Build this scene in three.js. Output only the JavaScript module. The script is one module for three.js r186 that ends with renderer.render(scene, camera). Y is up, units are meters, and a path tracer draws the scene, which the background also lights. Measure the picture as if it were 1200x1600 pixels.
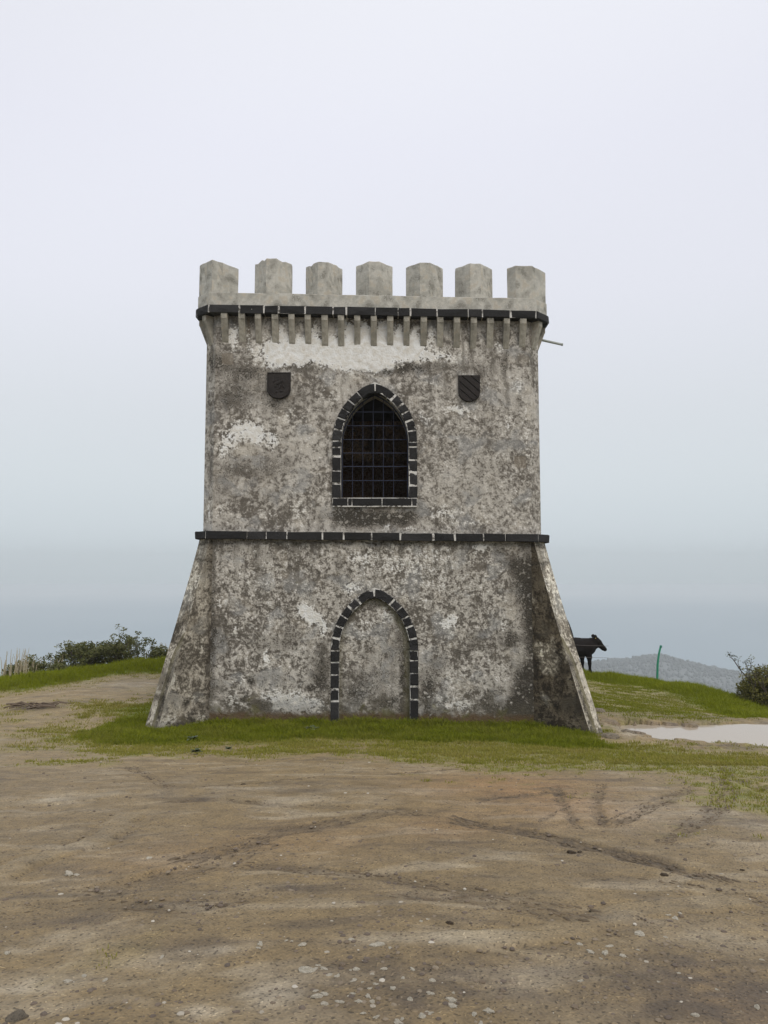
import * as THREE from 'three';
import { mergeGeometries, toCreasedNormals } from 'three/addons/utils/BufferGeometryUtils.js';
import { MarchingCubes } from 'three/addons/objects/MarchingCubes.js';

// ------------------------------------------------------------------ camera, sky, sun, exposure
const scene = new THREE.Scene();
const EYE = new THREE.Vector3(0.2, 2.535, 13.98), PITCH = 4.76 * Math.PI / 180, F = 1202;
const camera = new THREE.PerspectiveCamera(2 * Math.atan(800 / F) * 180 / Math.PI, 0.75, 0.1, 40000);
camera.position.copy(EYE);
camera.rotation.x = PITCH;
const renderer = new THREE.WebGLRenderer({ antialias: true });
renderer.toneMapping = THREE.LinearToneMapping;
renderer.toneMappingExposure = 1;
renderer.shadowMap.enabled = true;
{
  const w = 256, h = 256, d = new Float32Array(w * h * 4);
  const stops = [[-90, .58, .655, .70], [-.4, .58, .655, .70], [1, .615, .69, .735], [3, .66, .73, .775], [7, .70, .758, .80], [12, .715, .755, .805], [20, .775, .795, .87], [30, .80, .815, .90], [39, .845, .86, .925], [60, 1.0, 1.01, 1.055], [90, 1.12, 1.125, 1.16]];
  for (let j = 0; j < h; j++) {
    const el = (j + .5) / h * 180 - 90;
    let k = 0; while (k < stops.length - 2 && el > stops[k + 1][0]) k++;
    const a = stops[k], b = stops[k + 1], t = Math.min(1, Math.max(0, (el - a[0]) / (b[0] - a[0])));
    for (let i = 0; i < w; i++) {
      const az = i / w * Math.PI * 2;
      const ce = Math.cos(el * Math.PI / 180), nx = ce * Math.cos(az) * 2.2, ny = Math.sin(el * Math.PI / 180) * 4, nz = ce * Math.sin(az) * 2.2, c = 1 + (el > 0 ? .035 : 0) * (Math.sin(nx * 1.3 + ny) + Math.sin(ny * 1.7 - nz * 1.1 + 1) + .7 * Math.sin(nx * 2.3 - nz * 2 + ny * 2.1)) * .6 * Math.min(1, el / 12);
      const o = (j * w + i) * 4;
      for (let q = 0; q < 3; q++) d[o + q] = (a[q + 1] + (b[q + 1] - a[q + 1]) * t) * c;
      d[o + 3] = 1;
    }
  }
  const sky = new THREE.DataTexture(d, w, h, THREE.RGBAFormat, THREE.FloatType);
  sky.mapping = THREE.EquirectangularReflectionMapping; sky.magFilter = THREE.LinearFilter; sky.needsUpdate = true;
  scene.background = sky; scene.environment = sky;
}
const sun = new THREE.DirectionalLight(0xfff4e6, 1.5);
sun.position.set(14, 34, 26); sun.target.position.set(0, 2, 0);
sun.castShadow = true; sun.shadow.radius = 70; sun.shadow.mapSize.set(2048, 2048);
Object.assign(sun.shadow.camera, { left: -18, right: 18, top: 18, bottom: -18, near: 1, far: 90 });
scene.add(sun, sun.target);
scene.fog = new THREE.FogExp2(new THREE.Color().setRGB(.91, .975, 1), 0.00058);

// ------------------------------------------------------------------ helpers
const seedRandom = s => () => { s |= 0; s = s + 0x6D2B79F5 | 0; let t = Math.imul(s ^ s >>> 15, 1 | s); t = t + Math.imul(t ^ t >>> 7, 61 | t) ^ t; return ((t ^ t >>> 14) >>> 0) / 4294967296; };
let R = seedRandom(7);
const rr = (a, b) => a + (b - a) * R();
const clamp = (x, a = 0, b = 1) => x < a ? a : x > b ? b : x, lerp = (a, b, t) => a + (b - a) * t;
const sst = (a, b, x) => { const t = clamp((x - a) / (b - a)); return t * t * (3 - 2 * t); };
const mix3 = (a, b, t) => [lerp(a[0], b[0], t), lerp(a[1], b[1], t), lerp(a[2], b[2], t)];
const PERM = new Uint8Array(512); { const r = seedRandom(99), p = [...Array(256).keys()]; for (let i = 255; i > 0; i--) { const j = r() * (i + 1) | 0; [p[i], p[j]] = [p[j], p[i]]; } for (let i = 0; i < 512; i++) PERM[i] = p[i & 255]; }
const GX = new Float32Array(256), GY = new Float32Array(256); for (let i = 0; i < 256; i++) { GX[i] = Math.cos(i * 2.399963); GY[i] = Math.sin(i * 2.399963); }
function noise(x, y) {            // gradient noise, about -0.8 .. 0.8
  const xi = Math.floor(x), yi = Math.floor(y), fx = x - xi, fy = y - yi, X = xi & 255, Y = yi & 255;
  const u = fx * fx * fx * (fx * (fx * 6 - 15) + 10), v = fy * fy * fy * (fy * (fy * 6 - 15) + 10);
  const a = PERM[PERM[X] + Y], b = PERM[PERM[X + 1] + Y], c = PERM[PERM[X] + Y + 1], d = PERM[PERM[X + 1] + Y + 1];
  const n0 = GX[a] * fx + GY[a] * fy, n1 = GX[b] * (fx - 1) + GY[b] * fy, n2 = GX[c] * fx + GY[c] * (fy - 1), n3 = GX[d] * (fx - 1) + GY[d] * (fy - 1);
  return (n0 + (n1 - n0) * u + ((n2 + (n3 - n2) * u) - (n0 + (n1 - n0) * u)) * v) * 1.4;
}
function fbm(x, y, o = 4, g = .5) { let s = 0, a = 1, n = 0; for (let i = 0; i < o; i++) { s += a * noise(x, y); n += a; a *= g; x = x * 2.03 + 17.7; y = y * 2.03 - 9.2; } return s / n * 1.35; }
const noise3 = (x, y, z) => (noise(x + z * .71, y - z * .37) + noise(y + 31.7 + x * .3, z - 11.2) + noise(z + 5.1 - y * .2, x + 47.3)) / 2;
// tileable fbm on a unit square of p cells
function tnoise(u, v, p, s) { const x = u * p, y = v * p, xi = Math.floor(x), yi = Math.floor(y), fx = x - xi, fy = y - yi; const X0 = ((xi % p) + p) % p, X1 = (X0 + 1) % p, Y0 = ((yi % p) + p) % p, Y1 = (Y0 + 1) % p;
  const H = (a, b) => PERM[(PERM[(a + s) & 255] + b + (b >> 8) * 37) & 511 & 255 | 0] ; const uu = fx * fx * (3 - 2 * fx), vv = fy * fy * (3 - 2 * fy);
  const g = (a, b, dx, dy) => { const i = H(a + (a >> 8) * 91, b); return GX[i] * dx + GY[i] * dy; };
  return lerp(lerp(g(X0, Y0, fx, fy), g(X1, Y0, fx - 1, fy), uu), lerp(g(X0, Y1, fx, fy - 1), g(X1, Y1, fx - 1, fy - 1), uu), vv) * 1.4; }
const toS = c => Math.round(255 * clamp(c <= .0031308 ? c * 12.92 : 1.055 * Math.pow(c, 1 / 2.4) - .055));
const SRGB = new Uint8Array(4097); for (let i = 0; i <= 4096; i++) SRGB[i] = toS(i / 4096);
const s8 = c => SRGB[c <= 0 ? 0 : c >= 1 ? 4096 : c * 4096 | 0];
function textures(w, h, fn) {     // fn(u, v) -> [r, g, b, height 0..1]: a colour map and a bump map
  const c = new Uint8Array(w * h * 4), b = new Uint8Array(w * h * 4);
  for (let j = 0, o = 0; j < h; j++) for (let i = 0; i < w; i++, o += 4) {
    const q = fn((i + .5) / w, (j + .5) / h);
    c[o] = s8(q[0]); c[o + 1] = s8(q[1]); c[o + 2] = s8(q[2]); c[o + 3] = 255;
    b[o] = b[o + 1] = b[o + 2] = clamp(q[3]) * 255; b[o + 3] = 255;
  }
  const T = (d, s) => { const t = new THREE.DataTexture(d, w, h); t.wrapS = t.wrapT = THREE.RepeatWrapping; t.magFilter = THREE.LinearFilter; if (s) t.colorSpace = THREE.SRGBColorSpace; t.needsUpdate = true; return t; };
  return [T(c, true), T(b, false)];
}
// pixel of the photograph -> point on the upright plane z, and -> point on the ground
const cp = Math.cos(PITCH), sp = Math.sin(PITCH);
function ray(u, v) { const a = (u - 600) / F, b = (800 - v) / F; return [a, b * cp + sp, b * sp - cp]; }
function P(u, v, z = 0) { const d = ray(u, v), t = (z - EYE.z) / d[2]; return [EYE.x + d[0] * t, EYE.y + d[1] * t]; }
function G(u, v) {
  const d = ray(u, v); let t = 1;
  for (let i = 0; i < 4000; i++) { const x = EYE.x + d[0] * t, y = EYE.y + d[1] * t, z = EYE.z + d[2] * t; if (y < groundBase(x, z)) return [x, z]; t += .02; if (t > 70) break; }
  return [EYE.x + d[0] * t, EYE.z + d[2] * t];
}
function blobs(list, conv) { return list.map(([u, v, ru, rv, k]) => conv(u, v, ru, rv, k)); }
const wallBlob = (u, v, ru, rv, k) => { const c = P(u, v), e = P(u + ru, v + rv); return [c[0], c[1], Math.abs(e[0] - c[0]), Math.abs(e[1] - c[1]), k]; };
const blobSum = (L, x, y) => { let s = 0; for (const b of L) { const dx = (x - b[0]) / b[2], dy = (y - b[1]) / b[3], q = dx * dx + dy * dy; if (q < 4) s += b[4] * Math.exp(-q * 1.1); } return s; };
const counts = {};
function numbered(n) { const k = counts[n] = (counts[n] ?? -1) + 1; return k ? n + '_' + String(k).padStart(3, '0') : n; }
function finish(m) { m.castShadow = m.receiveShadow = true; return m; }
function mesh(name, g, m, parent) { const o = finish(new THREE.Mesh(g, m)); o.name = parent ? name : numbered(name); (parent ?? scene).add(o); return o; }
function tag(o, label, category, group, kind) { if (label) o.userData.label = label; if (category) o.userData.category = category; if (group) o.userData.group = group; if (kind) o.userData.kind = kind; return o; }
function base(name, p, parent) { const o = new THREE.Group(); o.name = parent ? name : numbered(name); o.position.set(...p); (parent ?? scene).add(o); return o; }
function boxUV(g, ox = 0, oy = 0) { // uv in metres by the main direction of the face
  if (g.index) g = g.toNonIndexed(); g.computeVertexNormals();
  const p = g.attributes.position, n = g.attributes.normal, uv = new Float32Array(p.count * 2);
  for (let i = 0; i < p.count; i++) { const f = i - i % 3, nx = Math.abs(n.getX(f)), ny = Math.abs(n.getY(f)), nz = Math.abs(n.getZ(f)); const x = p.getX(i), y = p.getY(i), z = p.getZ(i);
    const q = ny > nx && ny > nz ? [x, z] : nx > nz ? [z, y] : [x, y]; uv[2 * i] = q[0] + ox; uv[2 * i + 1] = q[1] + oy; }
  g.setAttribute('uv', new THREE.BufferAttribute(uv, 2)); return g;
}
function geo(pos, idx, extra = {}) { const g = new THREE.BufferGeometry(); g.setAttribute('position', new THREE.BufferAttribute(new Float32Array(pos), 3)); if (idx) g.setIndex(idx); for (const k in extra) g.setAttribute(k, new THREE.BufferAttribute(new Float32Array(extra[k]), k === 'uv' ? 2 : 3)); return g; }
// a stone: a convex outline [x, y] standing from z0 to z1, its front edges worn to a chamfer
function block(out, z0, z1, c = .012, jit = .004) {
  const n = out.length, cx = out.reduce((s, p) => s + p[0], 0) / n, cy = out.reduce((s, p) => s + p[1], 0) / n, pos = [], idx = [];
  const j = () => (R() - .5) * 2 * jit;
  for (const p of out) pos.push(p[0], p[1], z0);
  for (const p of out) pos.push(p[0] + j() * .6, p[1] + j() * .6, z1 - c);
  for (const p of out) { const dx = p[0] - cx, dy = p[1] - cy, l = Math.hypot(dx, dy), k = 1 - c * 1.3 / l; pos.push(cx + dx * k + j(), cy + dy * k + j(), z1 + j()); }
  pos.push(cx, cy, z1 + j() + .002);
  for (let r = 0; r < 2; r++) for (let i = 0; i < n; i++) { const a = r * n + i, b = r * n + (i + 1) % n; idx.push(a, b, b + n, a, b + n, a + n); }
  for (let i = 0; i < n; i++) idx.push(2 * n + i, 2 * n + (i + 1) % n, 3 * n);
  for (let i = 1; i < n - 1; i++) idx.push(0, i + 1, i);
  return geo(pos, idx);
}
const ccw = o => { let s = 0; for (let i = 0; i < o.length; i++) { const a = o[i], b = o[(i + 1) % o.length]; s += a[0] * b[1] - b[0] * a[1]; } return s < 0 ? o.reverse() : o; };
const std = o => new THREE.MeshStandardMaterial({ roughness: .95, metalness: 0, ...o });
function tube(pts, r0, r1, sides = 6) { // a tapered round bar along points
  const pos = [], idx = [], n = pts.length, up = new THREE.Vector3();
  for (let i = 0; i < n; i++) {
    const a = pts[Math.max(0, i - 1)], b = pts[Math.min(n - 1, i + 1)], d = b.clone().sub(a).normalize();
    up.set(0, 1, 0); if (Math.abs(d.y) > .9) up.set(1, 0, 0);
    const s = new THREE.Vector3().crossVectors(d, up).normalize(), t = new THREE.Vector3().crossVectors(s, d), r = lerp(r0, r1, i / (n - 1));
    for (let k = 0; k < sides; k++) { const q = k / sides * Math.PI * 2; pos.push(pts[i].x + r * (Math.cos(q) * s.x + Math.sin(q) * t.x), pts[i].y + r * (Math.cos(q) * s.y + Math.sin(q) * t.y), pts[i].z + r * (Math.cos(q) * s.z + Math.sin(q) * t.z)); }
  }
  for (let i = 0; i < n - 1; i++) for (let k = 0; k < sides; k++) { const a = i * sides + k, b = i * sides + (k + 1) % sides; idx.push(a, a + sides, b, b, a + sides, b + sides); }
  for (let k = 1; k < sides - 1; k++) { idx.push(0, k, k + 1); const o = (n - 1) * sides; idx.push(o, o + k + 1, o + k); }
  return geo(pos, idx);
}
const V = (x, y, z) => new THREE.Vector3(x, y, z);

// ------------------------------------------------------------------ the lie of the land
const RIM = [[-60, 8], [-30, 3], [-15, -2.2], [-9.6, -5.4], [-6.3, -8.4], [0, -11.6], [6.4, -12.6], [9.2, -12.2], [10.6, -8.5], [10.3, -4.6], [11.2, 0], [14, 5], [30, 12], [60, 20], [60, 90], [-60, 90]];
function polyDist(poly, x, z) {   // below 0 inside
  let d = 1e9, s = 1; const n = poly.length;
  for (let i = 0, j = n - 1; i < n; j = i++) {
    const a = poly[i], b = poly[j], ex = b[0] - a[0], ez = b[1] - a[1], wx = x - a[0], wz = z - a[1], t = clamp((wx * ex + wz * ez) / (ex * ex + ez * ez));
    d = Math.min(d, (wx - ex * t) ** 2 + (wz - ez * t) ** 2);
    const c1 = z >= a[1], c2 = z < b[1], c3 = ex * wz > ez * wx; if ((c1 && c2 && c3) || (!c1 && !c2 && !c3)) s = -s;
  }
  return s * Math.sqrt(d);
}
const soft = (t, w) => t > 8 * w ? t : w * Math.log(1 + Math.exp(t / w));
function groundBase(x, z) {
  let h = .102 * (soft(z - 1.6, .6) - soft(z - 15, 1.5));
  h -= .1 * sst(6, 1.5, z);
  h -= .2 * sst(-6.2, -9.3, x) * sst(2, -3, z) + .3 * sst(3.5, 7, x) * sst(-1, -7, z) + .26 * sst(7, 9.4, x) * sst(-.6, -3.5, z) * sst(-9, -6, z);
  h -= .04 * soft(x - 2.4, .8) * sst(8, 1, z);                       // falls away to the right
  h -= .022 * soft(x - 3, 1) * soft(-z - 1, 1.5) * .28;
  h += .016 * soft(-x - 2, 1) * sst(4, -6, z);
  h += 34 * sst(250, 950, z);                                        // the road side of the hill climbs far behind the camera
  if (z > 3 && Math.abs(x) < 12) return h;
  const d = polyDist(RIM, x, z);
  const bank = x < 2 ? .2 : .16;
  h += bank * Math.exp(-(((d + .7) / .75) ** 2)) * (1 + .5 * noise(x * .9, z * .9)) + .07 * sst(-2.2, -.8, d) * sst(3, 1, d) * fbm(x * 1.6, z * 1.6, 3);
  if (d > 0) { const q = .62 * d * d / (d + 1.6); h -= q < 60 ? q : 60 + 160 * (1 - Math.exp(-(q - 50) / 60)); }
  return h;
}
const PUDDLE_Y = -.29;
const pudPoly = [[968, 1137], [1010, 1134], [1080, 1136], [1200, 1132], [1330, 1134], [1330, 1166], [1200, 1172], [1160, 1166], [1090, 1165], [1030, 1163], [990, 1150]].map(p => { const d = ray(...p), t = (PUDDLE_Y - EYE.y) / d[1]; return [EYE.x + d[0] * t, EYE.z + d[2] * t]; });
// wheel tracks: [points in the photograph], width m, depth m, darkness, tread
const tracks = [
  [[[690, 1276], [760, 1290], [830, 1302], [900, 1318], [965, 1332], [1040, 1352], [1150, 1384]], .19, .014, .85, 1.2],
  [[[250, 1352], [330, 1330], [440, 1298], [530, 1284], [610, 1266], [700, 1277]], .22, .010, .55, .5],
  [[[866, 1222], [874, 1250], [908, 1300]], .10, .010, .55, .8], [[[942, 1222], [930, 1258], [944, 1297]], .10, .010, .5, .8],
  [[[1085, 1230], [1015, 1262], [955, 1294]], .13, .009, .42, 1], [[[1128, 1192], [1140, 1238], [1118, 1274], [1060, 1306], [1025, 1322]], .16, .009, .45, 1],
  [[[735, 1254], [790, 1246], [862, 1238], [905, 1248]], .12, .010, .7, .4], [[[600, 1208], [660, 1204], [718, 1200]], .12, .012, .7, .2],
  [[[360, 1354], [480, 1360], [600, 1370], [700, 1388], [790, 1401], [860, 1416], [960, 1442]], .15, .007, .42, 1],
  [[[600, 1398], [720, 1404], [820, 1424], [930, 1446]], .17, .007, .35, 1],
  [[[255, 1254], [345, 1251], [420, 1256], [560, 1262]], .12, .006, .45, .3], [[[300, 1230], [400, 1226], [490, 1214]], .09, .009, .6, .2],
  [[[-40, 1378], [60, 1342], [150, 1312], [215, 1268]], .2, -.018, -.4, 0], [[[-40, 1262], [90, 1252], [215, 1238]], .25, -.014, -.35, 0],
  [[[100, 1400], [200, 1388], [330, 1352], [420, 1310]], .3, .014, .35, .3], [[[0, 1432], [120, 1418], [300, 1424], [420, 1400]], .2, .010, .35, .6],
  [[[1240, 1420], [1120, 1390], [1010, 1372], [880, 1368]], .14, .009, .35, .6], [[[200, 1196], [250, 1222], [270, 1236]], .15, .008, .3, 1],
  [[[0, 1062 + 44], [120, 1084], [250, 1058]], .5, .02, -.1, 0], [[[-60, 1128], [100, 1100], [250, 1078]], .4, .02, 0, 0],
  [[[1108, 1192], [1118, 1236], [1098, 1270], [1040, 1300]], .05, .007, .5, 0], [[[1055, 1236], [990, 1262], [935, 1290]], .05, .007, .5, 0], [[[820, 1262], [900, 1254], [1010, 1248], [1080, 1236]], .05, .006, .4, 0], [[[900, 1232], [880, 1262], [840, 1290]], .05, .007, .45, 0],
  [[[1130, 1215], [1200, 1236], [1290, 1262]], .2, .015, .6, .8], [[[640, 1480], [860, 1462], [1000, 1420], [1200, 1400]], .2, -.012, -.35, 0],
].map(([pts, w, dep, dark, tread]) => { const q = pts.map(p => G(...p)); let l = 0; const s = q.map((p, i) => i ? (l += Math.hypot(p[0] - q[i - 1][0], p[1] - q[i - 1][1])) : 0); return { q, s, l, w, dep, dark, tread, x0: Math.min(...q.map(p => p[0])) - w, x1: Math.max(...q.map(p => p[0])) + w, z0: Math.min(...q.map(p => p[1])) - w, z1: Math.max(...q.map(p => p[1])) + w }; });
function trackAt(x, z) {          // [height, darkness]
  let h = 0, k = 0;
  for (const t of tracks) {
    if (x < t.x0 || x > t.x1 || z < t.z0 || z > t.z1) continue;
    let best = 9, bs = 0, side = 0;
    for (let i = 1; i < t.q.length; i++) { const a = t.q[i - 1], b = t.q[i], ex = b[0] - a[0], ez = b[1] - a[1], l2 = ex * ex + ez * ez, f = clamp(((x - a[0]) * ex + (z - a[1]) * ez) / l2), dx = x - a[0] - ex * f, dz = z - a[1] - ez * f, d = Math.hypot(dx, dz); if (d < best) { best = d; bs = t.s[i - 1] + f * Math.sqrt(l2); side = dx * ez - dz * ex > 0 ? 1 : -1; } }
    best += .035 * noise(x * 6, z * 6);
    const e = sst(0, .14, bs / t.l) * sst(1, .86, bs / t.l) * (.85 + .45 * noise(bs * 1.7 + t.l, t.w * 40)), m = sst(t.w * .62, t.w * .4, best) * e, lip = Math.exp(-(((best - t.w * .68) / .04) ** 2)) * e;
    const tr = t.tread ? t.tread * (.5 + .5 * Math.sin((bs + side * best * .55) * 95)) * (.6 + .4 * noise(x * 9, z * 9)) : 0;
    h += -1.0 * t.dep * m * (1 - .55 * tr) + .5 * t.dep * lip;
    k += t.dark * m * (.55 + .5 * tr + .5 * noise(x * 7, z * 7)) * (t.dark > 0 ? 1 : 1);
  }
  return [h, k];
}
function ground(x, z, fine) {
  let h = groundBase(x, z);
  const near = x > -14 && x < 14 && z > -13 && z < 14;
  if (!near) return h + .25 * noise(x * .06, z * .06) * sst(30, 80, Math.hypot(x, z));
  h += .03 * fbm(x * .35, z * .55, 3) + .012 * fbm(x * 1.7, z * 2.2, 3);
  let d = polyDist(pudPoly, x, z) - .12 + .36 * fbm(x * 2.6, z * 3.4, 4);
  if (d < .9) h = lerp(h, d < 0 ? PUDDLE_Y - .05 * sst(0, -.4, d) : Math.max(h, PUDDLE_Y + .012) , sst(.9, 0, d)) + (d > 0 ? .045 * Math.exp(-(((d - .3) / .2) ** 2)) * (.8 + .5 * noise(x * 7, z * 7)) : 0);
  if (fine) { h += .004 * fbm(x * 9, z * 9, 3) + trackAt(x, z)[0]; }
  return h;
}

// ------------------------------------------------------------------ ground
const pp = L => L.map(p => G(...p));
const turfPoly = pp([[40, 1150], [95, 1110], [180, 1094], [270, 1080], [400, 1085], [600, 1085], [800, 1085], [925, 1085], [960, 1140], [985, 1158], [1100, 1166], [1200, 1170], [1300, 1178], [1300, 1282], [1200, 1268], [1140, 1246], [1000, 1222], [850, 1206], [700, 1190], [500, 1180], [350, 1176], [200, 1184], [110, 1182]]);
const lushPoly = pp([[120, 1150], [180, 1112], [262, 1090], [400, 1090], [920, 1100], [945, 1150], [958, 1164], [900, 1170], [760, 1162], [600, 1158], [450, 1157], [300, 1160], [200, 1166]]);
const meadowPoly = pp([[870, 1040], [1040, 1044], [1100, 1060], [1200, 1096], [1330, 1126], [1330, 1136], [1200, 1132], [1090, 1134], [1000, 1132], [965, 1138], [930, 1120], [900, 1090]]);
const gBlob = (u, v, ru, rv, k) => { const c = G(u, v), a = G(u, v - rv), b = G(u, v + rv), e = G(u + ru, v); return [c[0], c[1], Math.abs(e[0] - c[0]), Math.abs(a[1] - b[1]) / 2, k]; };
const paleB = blobs([[60, 1545, 70, 16, 1], [330, 1490, 70, 10, .9], [250, 1510, 60, 12, .7], [430, 1555, 60, 20, .5], [20, 1490, 40, 8, .9], [100, 1470, 60, 14, .5], [640, 1475, 120, 8, .6], [310, 1580, 40, 16, .6], [90, 1250, 90, 12, .5], [480, 1240, 200, 16, .3], [1120, 1470, 80, 18, .55], [850, 1530, 60, 26, .4], [1000, 1265, 110, 26, .5], [1150, 1285, 60, 20, .4], [430, 1550, 40, 25, .4], [620, 1195, 200, 12, .25], [1020, 1440, 40, 8, .5], [60, 1065, 90, 8, .5], [200, 1070, 70, 8, .6], [980, 1145, 26, 10, 1]], gBlob);
const darkB = blobs([[800, 1540, 200, 50, .7], [1100, 1540, 120, 60, .9], [600, 1560, 140, 40, .6], [460, 1392, 40, 8, .9], [700, 1405, 120, 14, .5], [420, 1354, 60, 6, .6], [780, 1250, 60, 8, .6], [300, 1400, 160, 22, .35], [930, 1440, 90, 14, .6], [200, 1445, 150, 14, .35], [960, 1375, 140, 14, .35], [320, 1250, 24, 4, .8], [895, 1331, 10, 3, .7], [130, 1370, 90, 16, .3], [570, 1520, 120, 24, .3], [1080, 1120, 70, 8, .6], [62, 1105, 28, 6, 1.2], [1040, 1100, 40, 6, .5], [1150, 1170, 60, 5, .8]], gBlob);
const redB = blobs([[800, 1228, 150, 26, .95], [700, 1290, 100, 20, .5], [900, 1268, 110, 24, .5], [470, 1310, 140, 30, .35], [250, 1340, 120, 30, .3], [1140, 1560, 90, 40, .5]], gBlob);
const pathB = blobs([[40, 1092, 70, 6, .9], [130, 1080, 80, 6, 1], [220, 1068, 70, 8, 1.1], [30, 1135, 40, 14, .7], [90, 1112, 60, 6, .6]], gBlob);
function cover(x, z) {            // [turf 0..1, lush 0..1] growing here
  const e = .7 * fbm(x * .5, z * .8, 4) + .34 * noise(x * 4, z * 5);
  let turf = sst(.85, -1.2, polyDist(turfPoly, x, z) + e * 2.7), lush = sst(.15, -.3, polyDist(lushPoly, x, z) + e * .6);
  const rim = polyDist(RIM, x, z) + .35 * fbm(x * .7, z * .7, 3);
  const crest = sst(-2.3, -1.3, rim);
  turf = Math.max(turf, .8 * sst(.3, -.6, polyDist(meadowPoly, x, z) + e) * (.75 + .6 * noise(x * .6, z * 1.4)), crest, .4 * sst(-4.2, -2, rim) );
  if (x < -2.5 && z < 3 && z > -8) turf = Math.max(turf, clamp(.5 * fbm(x * .5 + 9, z * 1.1, 4) + .18));
  turf *= 1 - clamp(blobSum(pathB, x, z) * (1 + .5 * noise(x * 1.3, z * 2)));
  if (z > 3) turf = Math.max(turf, .3 * sst(.38, .6, fbm(x * .8 + 40, z * .8, 4)) * sst(9, 11.5, z));
  lush = Math.max(lush, crest);
  return [clamp(turf), clamp(lush)];
}
const [dirtMap, dirtBump] = textures(1536, 1536, (u, v) => {
  let a = tnoise(u, v, 12, 3), b = tnoise(u, v, 40, 9), c = tnoise(u, v, 110, 21), d = tnoise(u, v, 190, 33), e = tnoise(u, v, 250, 61);
  let t = .58 + .10 * a + .09 * b + .09 * c + .11 * d + .08 * e;
  const chip = sst(.42, .6, tnoise(u, v, 130, 77) + .25 * a), pit = sst(.42, .62, tnoise(u, v, 150, 55) - .2 * b), big = sst(.55, .68, tnoise(u, v, 60, 88));
  t = t * (1 - .5 * pit) + .32 * chip + .18 * big;
  return [t * 1.02, t, t * .96, .5 + .12 * a + .14 * b + .16 * c + .14 * d + .3 * chip + .35 * big - .25 * pit];
});
dirtMap.repeat.set(1 / 2.3, 1 / 2.3); dirtBump.repeat.copy(dirtMap.repeat);
const mGround = std({ map: dirtMap, bumpMap: dirtBump, bumpScale: .014, vertexColors: true, roughness: .72 });
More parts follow.
